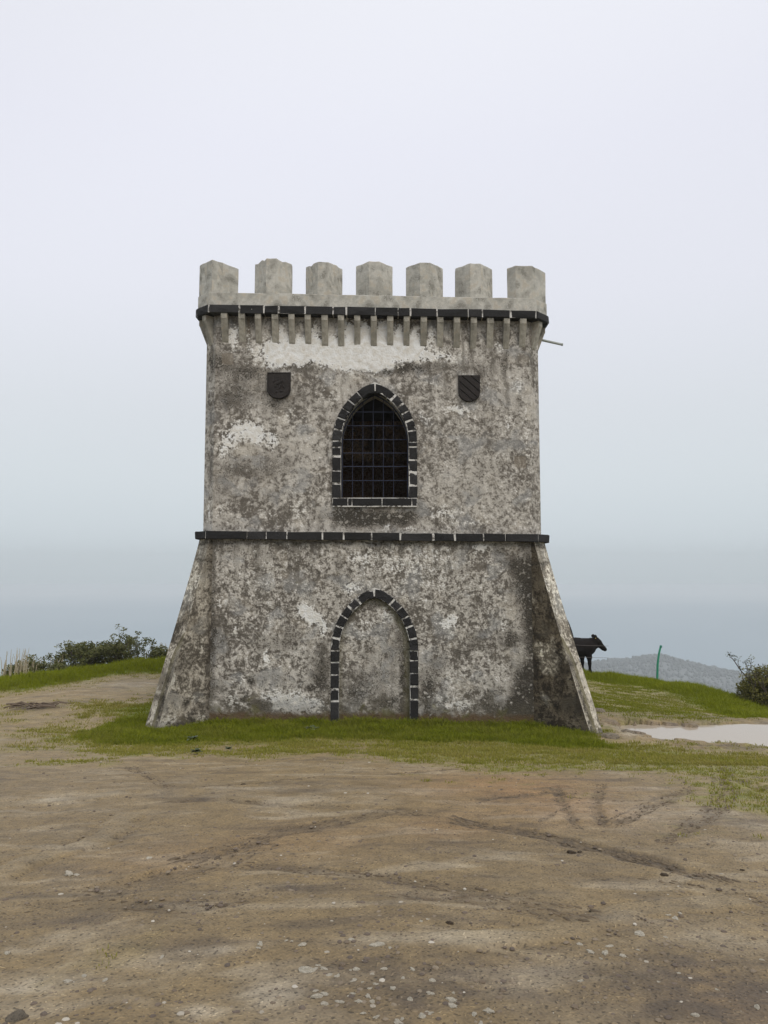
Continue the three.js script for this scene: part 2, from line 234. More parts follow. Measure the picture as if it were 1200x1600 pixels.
{
  const axis = spec => { const a = []; let x = spec[0][0]; a.push(x); for (let i = 1; i < spec.length; i++) { const [to, s0, s1] = spec[i]; const from = x; while (x < to - 1e-6) { x += lerp(s0, s1, clamp((x - from) / (to - from))); a.push(Math.min(x, to)); } x = to; } return a; };
  const out = [[-1060], [-200, 90, 40], [-40, 24, 4], [-14, 2, .16], [-6.5, .1, .026], [6.5, .026, .026], [13, .03, .12], [40, .3, 4], [200, 5, 24], [1060, 40, 90]];
  const xs = axis(out), zs = axis([[-1060], [-200, 90, 40], [-40, 24, 3], [-15, 1, .2], [-3, .11, .055], [4.5, .045, .034], [9, .03, .02], [12.6, .018, .018], [16, .05, .4], [60, .6, 6], [200, 6, 24], [1060, 40, 90]]);
  const nx = xs.length, nz = zs.length, pos = new Float32Array(nx * nz * 3), col = new Float32Array(nx * nz * 3), uv = new Float32Array(nx * nz * 2), idx = new Uint32Array((nx - 1) * (nz - 1) * 6);
  for (let j = 0, k = 0; j < nz; j++) for (let i = 0; i < nx; i++, k++) {
    const x = xs[i], z = zs[j], inside = x > -14 && x < 14 && z > -14 && z < 14.2;
    const fine = x > -8 && x < 9 && z > .5 && z < 13;
    pos[3 * k] = x; pos[3 * k + 1] = ground(x, z, fine); pos[3 * k + 2] = z;
    uv[2 * k] = x * .94 + z * .34; uv[2 * k + 1] = z * .94 - x * .34;
    let c = [.075, .105, .022];
    if (inside) {
      const n1 = fbm(x * .6, z * .9, 4), n2 = fbm(x * 2.4 + 5, z * 3.4, 4), n3 = noise(x * 11, z * 13), n4 = fbm(x * .9 + 30, z * 3.2 + .8 * n1, 4);
      const far = sst(8, 2, z);
      let dirt = mix3([.188, .140, .072], [.256, .193, .098], far * .85);
      dirt = mix3(dirt, [.345, .30, .225], clamp(.26 * n2 + .45 * sst(.1, .55, n4) + 1.25 * blobSum(paleB, x, z) * (.7 + .6 * n2 + .35 * n3), 0, .95));
      dirt = mix3(dirt, [.265, .158, .07], clamp(.9 * blobSum(redB, x, z) * (.8 + .5 * n2), 0, .8));
      dirt = mix3(dirt, [.072, .056, .041], clamp(.26 * n1 + .5 * sst(.12, .6, -n4) + blobSum(darkB, x, z) * (.75 + .7 * n2 + .5 * n3), 0, .85));
      const ar = Math.hypot(x * 1.35 - .6, z - 14.5), aa = Math.atan2(x * 1.35 - .6, 14.5 - z), st = .5 * fbm(aa * 3.5 + 3, ar * 4.2 + .9 * n1, 4, .6) + .5 * fbm(aa * 9 + 30, ar * 9, 3, .6) * (1 + n2), cl = noise(x * 19, z * 23) + .7 * noise(x * 34, z * 40);
      dirt = mix3(dirt, [.050, .038, .026], clamp(.42 * sst(.12, .42, st + .22 * cl) * sst(.0, .35, .25 + n4 + .5 * n2)) * .8 + .28 * sst(.55, 1.0, cl));
      dirt = mix3(dirt, [.32, .265, .175], .5 * sst(.15, .5, -st + .15 * cl) * clamp(.4 + n2));
      const k1 = fine ? trackAt(x, z)[1] : 0;
      dirt = k1 > 0 ? mix3(dirt, [.045, .033, .021], clamp(k1 * 1.1, 0, .75)) : mix3(dirt, [.30, .26, .185], clamp(-k1, 0, .6));
      const pd = polyDist(pudPoly, x, z); if (pd < .5) dirt = mix3(dirt, [.16, .13, .10], sst(.4, .0, pd) * clamp(.5 + 1.2 * n2));
      const [turf, lush] = cover(x, z);
      const g = mix3(mix3([.155, .185, .020], [.23, .19, .07], clamp((x > 3 && z < 0 ? .25 : .5) + 1.3 * n2)), mix3([.10, .145, .008], [.155, .185, .014], clamp(.5 + n2)), lush);
      c = mix3(dirt, g, clamp(turf * (.55 + .4 * lush + .3 * turf) + (.5 * n2 - .3 * n3) * (1 - lush) * turf));
    } else if (z > 14) c = [.2, .155, .105];
    for (let q = 0; q < 3; q++) col[3 * k + q] = c[q] / .58;
  }
  let o = 0;
  for (let j = 0; j < nz - 1; j++) for (let i = 0; i < nx - 1; i++) { const a = j * nx + i; idx.set([a, a + nx, a + 1, a + 1, a + nx, a + nx + 1], o); o += 6; }
  const g = new THREE.BufferGeometry(); g.setAttribute('position', new THREE.BufferAttribute(pos, 3)); g.setAttribute('color', new THREE.BufferAttribute(col, 3)); g.setAttribute('uv', new THREE.BufferAttribute(uv, 2)); g.setIndex(new THREE.BufferAttribute(idx, 1)); g.computeVertexNormals();
  tag(mesh('ground', g, mGround), null, null, null, 'structure');
  console.log('ground', nx, nz);
}
{ // standing water
  const mWater = new THREE.MeshPhysicalMaterial({ color: new THREE.Color().setRGB(.40, .345, .275), roughness: .05, metalness: 0, ior: 1.33, specularIntensity: 1 });
  const sheet = (poly, y, grow) => { const cx = poly.reduce((s, p) => s + p[0], 0) / poly.length, cz = poly.reduce((s, p) => s + p[1], 0) / poly.length; const s = new THREE.Shape(poly.map(p => new THREE.Vector2(cx + (p[0] - cx) * grow, -(cz + (p[1] - cz) * grow)))); const g = new THREE.ShapeGeometry(s); g.rotateX(-Math.PI / 2); g.translate(0, y, 0); return g; };
  tag(mesh('puddle', sheet(pudPoly, PUDDLE_Y + .004, 1.12), mWater), 'wide pool of milky beige rainwater beside the tower', null, null, 'structure');
}
// distant misty hill with woodland along its crest
{
  const D = 1000, Z = EYE.z - D, ridge = [[700, 1075], [820, 1052], [900, 1040], [945, 1034], [985, 1030], [1010, 1025], [1040, 1026], [1065, 1033], [1100, 1040], [1140, 1049], [1175, 1057], [1230, 1064], [1330, 1076], [1500, 1096]].map(p => P(...p, Z));
  const top = x => { let i = 1; while (i < ridge.length - 1 && x > ridge[i][0]) i++; const a = ridge[i - 1], b = ridge[i]; return lerp(a[1], b[1], clamp((x - a[0]) / (b[0] - a[0]), -.5, 1.5)); };
  const hy = (x, w) => { const t = top(x + w * .25) - 1.5 + 1.2 * noise(x * .06, w * .05); return t + 1.6 * noise(x * .045, 3) - 150 * (Math.abs(w) / 320) ** 1.5 - 14 * (1 - sst(ridge[0][0] - 30, ridge[0][0] + 20, x)); };
  const pos = [], idx = [], N = 120, M = 60; for (let j = 0; j <= M; j++) for (let i = 0; i <= N; i++) { const x = lerp(ridge[0][0] - 30, ridge[13][0] + 20, i / N), w = lerp(340, -50, j / M); pos.push(x, hy(x, w), Z + w); }
  for (let j = 0; j < M; j++) for (let i = 0; i < N; i++) { const a = j * (N + 1) + i; idx.push(a, a + 1, a + N + 1, a + 1, a + N + 2, a + N + 1); }
  const g = geo(pos, idx); g.computeVertexNormals();
  tag(mesh('hill', g, std({ color: new THREE.Color().setRGB(.17, .19, .195) })), null, null, null, 'structure');
  R = seedRandom(5);
  const crown = new THREE.IcosahedronGeometry(1, 1); { const p = crown.attributes.position; for (let i = 0; i < p.count; i++) { const f = 1 + .5 * noise3(p.getX(i) * 2, p.getY(i) * 2, p.getZ(i) * 2); p.setXYZ(i, p.getX(i) * f, p.getY(i) * f * 1.2, p.getZ(i) * f); } crown.computeVertexNormals(); }
  const n = 14000, im = finish(new THREE.InstancedMesh(crown, std({ color: new THREE.Color().setRGB(.16, .18, .185) }), n)), m = new THREE.Matrix4(), q = new THREE.Quaternion();
  for (let i = 0; i < n; i++) { const x = rr(ridge[0][0], ridge[13][0]), w = i % 3 ? rr(-20, 240) : rr(-25, 25), s = rr(.9, 2.1) * (.7 + .7 * R() * R()); q.setFromAxisAngle(V(0, 1, 0), rr(0, 6.3)); m.compose(V(x, hy(x, w) + s * .6, Z + w), q, V(s, s * rr(.8, 1.6), s)); im.setMatrixAt(i, m); }
  im.name = 'distant_woodland'; scene.add(im); tag(im, 'dark wooded hillside fading into the mist behind the crest', 'woodland', null, 'stuff');
}

{ // the valley is filled with cloud
  const pos = [], idx = [], N = 200, S = 20000; for (let j = 0; j <= N; j++) for (let i = 0; i <= N; i++) { const x = lerp(-S, S, i / N), z = lerp(-S, S, j / N); pos.push(x, -192 + 8 * fbm(x * .004, z * .004, 4), z); }
  for (let j = 0; j < N; j++) for (let i = 0; i < N; i++) { const a = j * (N + 1) + i; idx.push(a, a + N + 1, a + 1, a + 1, a + N + 1, a + N + 2); }
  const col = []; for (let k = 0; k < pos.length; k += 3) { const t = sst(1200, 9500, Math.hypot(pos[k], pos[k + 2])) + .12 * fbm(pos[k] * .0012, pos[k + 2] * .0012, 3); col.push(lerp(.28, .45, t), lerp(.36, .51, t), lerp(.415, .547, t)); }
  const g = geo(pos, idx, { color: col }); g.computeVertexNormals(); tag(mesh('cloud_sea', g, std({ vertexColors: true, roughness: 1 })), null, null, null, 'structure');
}
// ------------------------------------------------------------------ tower materials
const skew = (x, y) => -(x + .02) * (0.0093 + .0024 * Math.max(0, y - 3.25));
const archHit = (x, y, A) => {     // below 0 inside the outline grown by A.grow, metres
  const dx = Math.abs(x - A.cx); if (y < A.spring) return dx - A.a; return Math.hypot(dx + (A.r - A.a), y - A.spring) - A.r;
};
function archSpec(ul, ur, vs, va, vb, th) { const l = P(ul, vs), r = P(ur, vs), t = P((ul + ur) / 2, va), b = P((ul + ur) / 2, vb), a = (r[0] - l[0]) / 2, rise = t[1] - l[1]; return { cx: (l[0] + r[0]) / 2, a, spring: (l[1] + r[1]) / 2, r: (rise * rise + a * a) / (2 * a), bottom: b[1], th, top: t[1] }; }
const WIN = archSpec(519.4, 651.8, 690, 597, 778, .155), DOOR = archSpec(517, 653.4, 1015, 917.5, 1140, .15);
const inner = A => ({ ...A, a: A.a - A.th, r: A.r - A.th });
const yStr = P(580, 836.5, .14)[1], yStrT = P(580, 832, .14)[1], yStrB = P(580, 844, .14)[1], yCorT = P(584, 479.5, .19)[1], yCorB = P(584, 492, .19)[1], yPar = P(584, 461, .14)[1], yMer = P(584, 408, .14)[1];
console.log('levels', yStrB, yStrT, yCorB, yCorT, yPar, yMer, JSON.stringify(WIN), JSON.stringify(DOOR));
const whiteU = blobs([[440, 556, 40, 22, .95], [490, 548, 40, 20, .9], [540, 552, 40, 24, 1], [590, 550, 45, 28, 1.05], [640, 545, 30, 22, .8], [690, 555, 34, 12, .5], [365, 530, 10, 22, .6], [390, 525, 8, 20, .3], [440, 515, 10, 20, .5], [490, 520, 10, 20, .5], [545, 510, 12, 22, .6], [570, 515, 12, 22, .7], [600, 515, 12, 22, .75], [625, 515, 10, 20, .5], [648, 520, 10, 20, .5], [675, 520, 9, 16, .4], [780, 535, 10, 14, .4], [385, 672, 24, 14, .75], [405, 685, 18, 12, .55], [360, 690, 16, 16, .6], [350, 710, 10, 10, .4], [428, 690, 8, 16, .6], [715, 638, 20, 12, .65], [745, 605, 18, 14, .35], [675, 590, 14, 12, .3], [665, 655, 14, 10, .45], [690, 800, 26, 12, .45], [740, 815, 40, 8, .3], [795, 660, 10, 14, .35], [810, 600, 10, 16, .35], [520, 625, 14, 10, .3], [510, 610, 14, 10, .3], [470, 800, 16, 22, .3], [420, 800, 40, 14, .2], [605, 822, 10, 8, .5], [640, 825, 16, 5, .4], [345, 800, 12, 14, .3], [800, 740, 12, 30, .25], [825, 690, 10, 70, .25], [590, 575, 50, 6, .3], [450, 650, 18, 10, .3], [325, 800, 6, 20, .4], [325, 620, 5, 30, .3]], wallBlob);
const darkU = blobs([[585, 810, 62, 15, 1.35], [545, 806, 24, 16, .8], [635, 803, 20, 14, .7], [590, 578, 70, 8, .8], [460, 578, 50, 6, .6], [640, 572, 26, 8, .7], [385, 585, 24, 10, .7], [345, 570, 20, 16, .8], [355, 620, 22, 36, .45], [380, 620, 30, 24, .4], [410, 690, 40, 12, .25], [370, 735, 44, 20, .5], [430, 730, 30, 24, .35], [345, 770, 22, 22, .4], [400, 780, 40, 16, .3], [450, 800, 20, 12, .3], [470, 620, 24, 18, .35], [700, 570, 40, 8, .5], [760, 575, 20, 12, .4], [790, 560, 8, 40, .6], [760, 540, 20, 8, .3], [420, 600, 26, 30, .3], [760, 700, 70, 60, .12], [700, 770, 40, 20, .1], [670, 715, 10, 10, .4], [325, 560, 6, 26, .8], [325, 660, 5, 30, .6], [326, 735, 5, 24, .5], [330, 510, 10, 22, .5], [400, 505, 8, 16, .5], [660, 505, 20, 16, .4], [740, 500, 30, 12, .4], [510, 545, 12, 14, .4], [690, 545, 14, 8, .2], [430, 635, 20, 10, .6]], wallBlob);
const whiteL = blobs([[478, 955, 14, 10, 1.1], [492, 968, 16, 10, 1], [508, 982, 8, 12, .8], [700, 972, 18, 11, .55], [712, 966, 10, 8, .35], [550, 918, 14, 8, .7], [545, 928, 8, 8, .4], [440, 1098, 50, 16, .6], [480, 1105, 40, 14, .5], [420, 1028, 6, 14, .7], [368, 985, 8, 10, .5], [345, 945, 12, 12, .4], [380, 1060, 8, 14, .4], [750, 855, 12, 8, .6], [690, 855, 40, 14, .15], [580, 880, 90, 20, .18], [400, 900, 50, 40, .15], [660, 900, 90, 50, .22], [700, 1060, 40, 24, .2], [670, 1090, 20, 20, .4], [800, 1090, 14, 12, .3], [790, 980, 10, 10, .35], [575, 975, 30, 16, .3], [850, 1000, 14, 18, .5], [560, 870, 20, 8, .3], [365, 1100, 12, 14, .4], [720, 1100, 40, 12, .35], [610, 960, 12, 14, .3], [340, 860, 8, 20, .2]], wallBlob);
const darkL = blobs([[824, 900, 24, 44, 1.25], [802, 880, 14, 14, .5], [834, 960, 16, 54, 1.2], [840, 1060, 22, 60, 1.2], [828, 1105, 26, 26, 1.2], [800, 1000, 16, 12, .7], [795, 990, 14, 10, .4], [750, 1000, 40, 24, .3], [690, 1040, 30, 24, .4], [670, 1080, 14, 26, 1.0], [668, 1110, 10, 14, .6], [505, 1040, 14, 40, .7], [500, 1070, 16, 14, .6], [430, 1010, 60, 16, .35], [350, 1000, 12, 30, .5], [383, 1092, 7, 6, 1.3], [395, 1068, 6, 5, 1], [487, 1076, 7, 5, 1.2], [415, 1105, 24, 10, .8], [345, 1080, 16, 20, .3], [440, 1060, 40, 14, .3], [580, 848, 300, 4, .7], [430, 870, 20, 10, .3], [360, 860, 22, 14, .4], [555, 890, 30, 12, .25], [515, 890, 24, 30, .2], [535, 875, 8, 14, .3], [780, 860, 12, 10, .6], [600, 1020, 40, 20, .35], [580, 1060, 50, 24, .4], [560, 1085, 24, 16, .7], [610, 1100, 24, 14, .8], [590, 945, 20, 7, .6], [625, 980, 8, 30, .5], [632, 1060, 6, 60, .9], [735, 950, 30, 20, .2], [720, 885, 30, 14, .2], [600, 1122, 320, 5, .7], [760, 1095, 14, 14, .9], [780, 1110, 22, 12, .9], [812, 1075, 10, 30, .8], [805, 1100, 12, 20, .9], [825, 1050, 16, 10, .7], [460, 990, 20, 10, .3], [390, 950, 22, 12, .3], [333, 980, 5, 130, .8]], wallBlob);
function plaster(x, y, low) {     // colour and relief of the weathered render
  const wx = x + .06 * noise(x * 5, y * 5), wy = y + .06 * noise(x * 5 + 9, y * 5 + 3);
  const a = fbm(wx * .9, wy * .9 + 7, 4, .55), b = fbm(wx * 3.1 + 11, wy * 3.1, 4, .6), c = fbm(wx * 9 + 3, wy * 9, 4, .62), s = noise(x * 34, y * 34) + .6 * noise(x * 71 + 5, y * 71), sg = noise(x * 50 + 9, y * 50 - 7) * .8 + .7 * noise(x * 100, y * 100);
  const drip = fbm(x * 7 + 20 + .5 * b, y * .5, 4, .62);
  const calm = low ? 0 : sst(.2, 1.6, x) * sst(6.4, 5.4, y) * .6;                    // the right of the upper wall is plainer
  const s2 = noise(x * 15 + 3, y * 15) + .6 * noise(x * 25, y * 25 + 8);
  let t = .47 + (.5 * a + .55 * b + .8 * c) * (1 - .5 * calm) + (.36 * s + .40 * s2) * (low ? 1.2 : .85) + calm * .02;
  let k = mix3([.118, .105, .087], [.515, .490, .438], sst(-.06, 1.0, t));
  k = mix3(k, [.50, .455, .375], .3 * sst(.15, .6, fbm(wx * 2.2 + 50, wy * 2.2, 4)) );
  k = mix3(k, [.30, .305, .30], .5 * sst(.1, .5, fbm(wx * 2 - 31, wy * 2.3, 4)));
  const rough = .36 * b + .6 * c + .38 * s + .42 * s2;
  const dk = blobSum(low ? darkL : darkU, wx, wy), wh = blobSum(low ? whiteL : whiteU, wx, wy);
  const dkN = dk * (1 + .75 * c + .6 * s2 + .4 * s + .3 * b);
  const D = sst(.16, .74, dkN * .85 + .55 * rough + .42 * a + .3 * drip + (low ? .0 : .03) - calm * .12 + .12 * s2 - .5 * wh);
  const keep = sst(.12, .5, .8 * c + .5 * s2 + .5 * b);
  k = mix3(k, mix3([.060, .053, .043], [.145, .126, .098], sst(-.4, .6, c + .6 * s)), D * .78 * (1 - .7 * keep));
  k = mix3(k, [.115, .104, .084], .72 * sst(.04, .5, drip + .25 * c + .2 * s2) * (low ? sst(1.2, 3.2, y) : sst(4.8, 7, y)));
  const D2 = sst(.45, .9, dkN + .5 * c + .3 * s); k = mix3(k, [.034, .030, .022], D2 * .9 * (1 - .6 * keep));
  const ws = [.80, .815, .805];
  const W = sst(.25, .52, wh * .95 + .55 * rough + .1 * a - .25 * D2); k = mix3(k, mix3(ws, [.60, .575, .51], clamp(.4 + c)), W * .92);
  const flake = sst(.5, .8, .6 * s + .6 * s2 + .5 * c + .25 * b - .3 * dk) * (low ? .85 : .55); k = mix3(k, [.72, .71, .68], flake * (1 - D * .4));
  const pit = sst(.5, .85, .8 * sg - .35 * s2 - .25 * c + .3 * dk + (low ? .1 : -.02)) * (1 - W * .85); k = mix3(k, [.07, .062, .05], pit * .72);
  if (!low) k = mix3(k, [.20, .14, .08], .55 * sst(.3, .7, drip + .3 * c) * sst(6.75, 7.2, y) * (1 - W));
  let h = .5 + .1 * b + .16 * c + .12 * s - .3 * pit + .12 * W - .12 * D + .1 * flake;
  const sq = (cx, cy, q) => { const d = Math.max(Math.abs(x - cx), Math.abs(y - cy)) + .012 * c; return sst(q + .015, q, d); };
  if (!low) for (const [u, v] of [[357, 564], [815, 719]]) { const p = P(u, v), m = sq(p[0], p[1], .10); if (m > 0) { k = mix3(k, [.21, .18, .14], m * .6); h -= .2 * m; } }
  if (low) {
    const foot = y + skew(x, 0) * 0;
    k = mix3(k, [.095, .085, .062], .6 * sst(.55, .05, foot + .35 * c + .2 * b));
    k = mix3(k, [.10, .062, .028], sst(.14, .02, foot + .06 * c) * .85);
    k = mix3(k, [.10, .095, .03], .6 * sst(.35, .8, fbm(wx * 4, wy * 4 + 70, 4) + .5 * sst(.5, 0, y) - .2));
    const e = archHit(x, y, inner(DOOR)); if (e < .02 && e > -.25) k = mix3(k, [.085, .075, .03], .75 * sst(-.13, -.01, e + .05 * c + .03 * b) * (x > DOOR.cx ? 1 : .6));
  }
  return [k[0], k[1], k[2], h];
}
const UW = { x: -3.45, w: 6.9, y: yStrB - .05, h: 7.55 - (yStrB - .05) }, LW = { x: -3.3, w: 6.6, y: -.5, h: yStrB + .6 };
const [upMap, upBump] = textures(1920, 1184, (u, v) => plaster(UW.x + u * UW.w, UW.y + v * UW.h, false));
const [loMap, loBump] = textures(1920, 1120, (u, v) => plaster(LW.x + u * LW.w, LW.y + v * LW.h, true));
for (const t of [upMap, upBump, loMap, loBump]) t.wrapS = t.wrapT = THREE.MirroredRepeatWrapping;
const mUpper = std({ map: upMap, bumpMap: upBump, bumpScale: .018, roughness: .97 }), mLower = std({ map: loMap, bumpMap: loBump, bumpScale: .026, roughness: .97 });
const [conMap, conBump] = textures(1024, 1024, (u, v) => {
  const a = tnoise(u, v, 4, 2), b = tnoise(u, v, 11, 12), c = tnoise(u, v, 34, 23), d = tnoise(u, v, 120, 41), e = tnoise(u, v, 230, 3), dr = tnoise(u * 1, v * .25, 24, 9) ;
  const t = .5 + .35 * a + .35 * b + .3 * c + .22 * d + .15 * e + .2 * dr;
  let k = mix3([.275, .258, .215], [.43, .405, .345], sst(.1, .9, t));
  k = mix3(k, [.31, .24, .15], .35 * sst(.2, .55, b + .5 * c)); k = mix3(k, [.13, .12, .095],   .6 * sst(.32, .64, -b + .7 * c + .4 * d + .3 * dr)); k = mix3(k, [.52, .5, .44], .45 * sst(.4, .75, c + .5 * d + .3 * a));
  return [...k, .5 + .12 * b + .14 * c + .2 * d + .12 * e];
});
conMap.repeat.set(1 / 1.7, 1 / 1.7); conBump.repeat.copy(conMap.repeat);
const mConcrete = std({ color: new THREE.Color().setRGB(1.18, 1.23, 1.30), map: conMap, bumpMap: conBump, bumpScale: .008 });
const mConGrey = std({ map: conMap, bumpMap: conBump, bumpScale: .012, color: new THREE.Color().setRGB(.92, .93, .93) });
const [basMap, basBump] = textures(512, 512, (u, v) => { const a = tnoise(u, v, 5, 2), c = tnoise(u, v, 26, 23), d = tnoise(u, v, 80, 41), e = tnoise(u, v, 140, 5); const t = .6 + .2 * a + .18 * c + .2 * d + .12 * e; const l = sst(.45, .8, c + .6 * d + .3 * a); return [...mix3([t, t, t], [1, .95, .85], l * .3), .5 + .2 * c + .22 * d + .15 * e]; });
basMap.repeat.set(1 / .7, 1 / .7); basBump.repeat.copy(basMap.repeat);
const basalt = [.013, .018, .022, .028, .038].map(v => std({ map: basMap, bumpMap: basBump, bumpScale: .008, roughness: .88, color: new THREE.Color().setRGB(v, v * .985, v * 1.01) }));
const mShield = std({ map: basMap, bumpMap: basBump, bumpScale: .006, color: new THREE.Color().setRGB(.036, .030, .027) });
const [morMap, morBump] = textures(512, 512, (u, v) => { const a = tnoise(u, v, 6, 2), c = tnoise(u, v, 22, 23), d = tnoise(u, v, 70, 41), w = sst(-.6, .12, a + .8 * c + .5 * d); return [...mix3([.09, .085, .075], [.60, .59, .56], w), .5 + .25 * c + .2 * d]; });
morMap.repeat.set(1 / 1.1, 1 / 1.1); morBump.repeat.copy(morMap.repeat);
const mMortar = std({ map: morMap, bumpMap: morBump, bumpScale: .014 });
const mBlue = std({ color: new THREE.Color().setRGB(.016, .021, .045), roughness: .75 });
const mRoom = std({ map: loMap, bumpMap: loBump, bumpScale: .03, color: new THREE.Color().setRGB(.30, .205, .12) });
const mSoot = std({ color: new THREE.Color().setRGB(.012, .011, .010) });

// ------------------------------------------------------------------ the tower
const TC = [-.02, 0, -3.145];
const tower = tag(base('castle_tower', TC), 'small weathered grey castle tower with battlements, black stone bands and splayed corner buttresses', 'tower');
const put = (name, g, m, parent = tower) => { const o = mesh(name, g, m, parent); o.position.set(-TC[0] * (parent === tower || parent.parent === tower ? 1 : 0), 0, -TC[2]); return o; };   // geometry given in world metres
const part = name => base(name, [0, 0, 0], tower);
const W1 = 3.125, CH = .215;      // half width and corner chamfer of the upper storey, plan centred on TC
function plan(w, c, zOff = 0) { const q = [[-w + c, w], [w - c, w], [w, w - c], [w, -w + c], [w - c, -w], [-w + c, -w], [-w, -w + c], [-w, w - c]]; return q.map(p => [p[0] + TC[0], p[1] + TC[2] + zOff]); }
function shell(pl, y0, y1, step, disp, uvOf, drop, keepSides = [0, 1, 2, 3, 4, 5, 6, 7]) {
  const pos = [], uv = [], idx = [], n = pl.length, ny = Math.round((y1 - y0) / step);
  const nrm = pl.map((p, i) => { const q = pl[(i + 1) % n], dx = q[0] - p[0], dz = q[1] - p[1], l = Math.hypot(dx, dz); return [-dz / l * -1 * -1, dx / l * -1 * -1, l]; }).map(([a, b, l]) => [a, b, l]);
  for (const i of keepSides) {
    const a = pl[i], b = pl[(i + 1) % n], l = nrm[i][2], front = i === 0, st = front || i === 1 || i === 7 ? step : .12, m = Math.max(2, Math.round(l / st)), o = pos.length / 3;
    let nx = (b[1] - a[1]) / l, nz = -(b[0] - a[0]) / l; nx = -nx; nz = -nz; // outward for this winding
    for (let j = 0; j <= ny; j++) for (let k = 0; k <= m; k++) {
      const t = k / m, x = lerp(a[0], b[0], t), z = lerp(a[1], b[1], t), y = lerp(y0, y1, j / ny), s = uvOf(i, t * l, l), d = disp(s, y, i) * Math.min(1, Math.min(k, m - k) / 2 * (front ? 1 : 1));
      pos.push(x + nx * d, y + skew(x, y), z + nz * d); uv.push(s, y);
    }
    for (let j = 0; j < ny; j++) for (let k = 0; k < m; k++) {
      const q = o + j * (m + 1) + k; if (front && drop && drop(pos[3 * q] / 2 + pos[3 * (q + m + 2)] / 2, pos[3 * q + 1] / 2 + pos[3 * (q + m + 2) + 1] / 2)) continue;
      idx.push(q, q + 1, q + m + 1, q + 1, q + m + 2, q + m + 1);
    }
  }
  const g = geo(pos, idx, { uv }); g.computeVertexNormals(); return g;
}
const around = w => (i, s, l) => { const f = w - CH; return i === 0 ? -f + s : i === 1 ? f + s : i === 7 ? -f - l + s : i === 2 ? f + .3 + s : i === 6 ? -f - .3 - l + s : -f + s; };
const setUV = (g, B) => { const a = g.attributes.uv; for (let i = 0; i < a.count; i++) a.setXY(i, (a.getX(i) - B.x) / B.w, (a.getY(i) - B.y) / B.h); return g; };
const bumpy = (x, y, i) => .014 * fbm(x * 2.2 + i * 7, y * 2.2, 4, .6) + .006 * fbm(x * 9, y * 9 + i, 3);
put('upper_wall', setUV(shell(plan(W1, CH), yStrT - .03, 7.5, .036, bumpy, around(W1), (x, y) => archHit(x, y, { ...WIN, a: WIN.a - .07, r: WIN.r - .07 }) < 0 && y > WIN.bottom - .02), UW), mUpper);
const W2 = 3.15, CL = .255;
put('lower_wall', setUV(shell(plan(W2, CL), -.5, yStrB + .03, .036, (x, y, i) => 1.5 * bumpy(x, y, i) - (i === 0 ? .075 * sst(.01, -.02, archHit(x, y, { ...DOOR, a: DOOR.a - .09, r: DOOR.r - .09 })) : 0), around(W2 - .04)), LW), mLower);
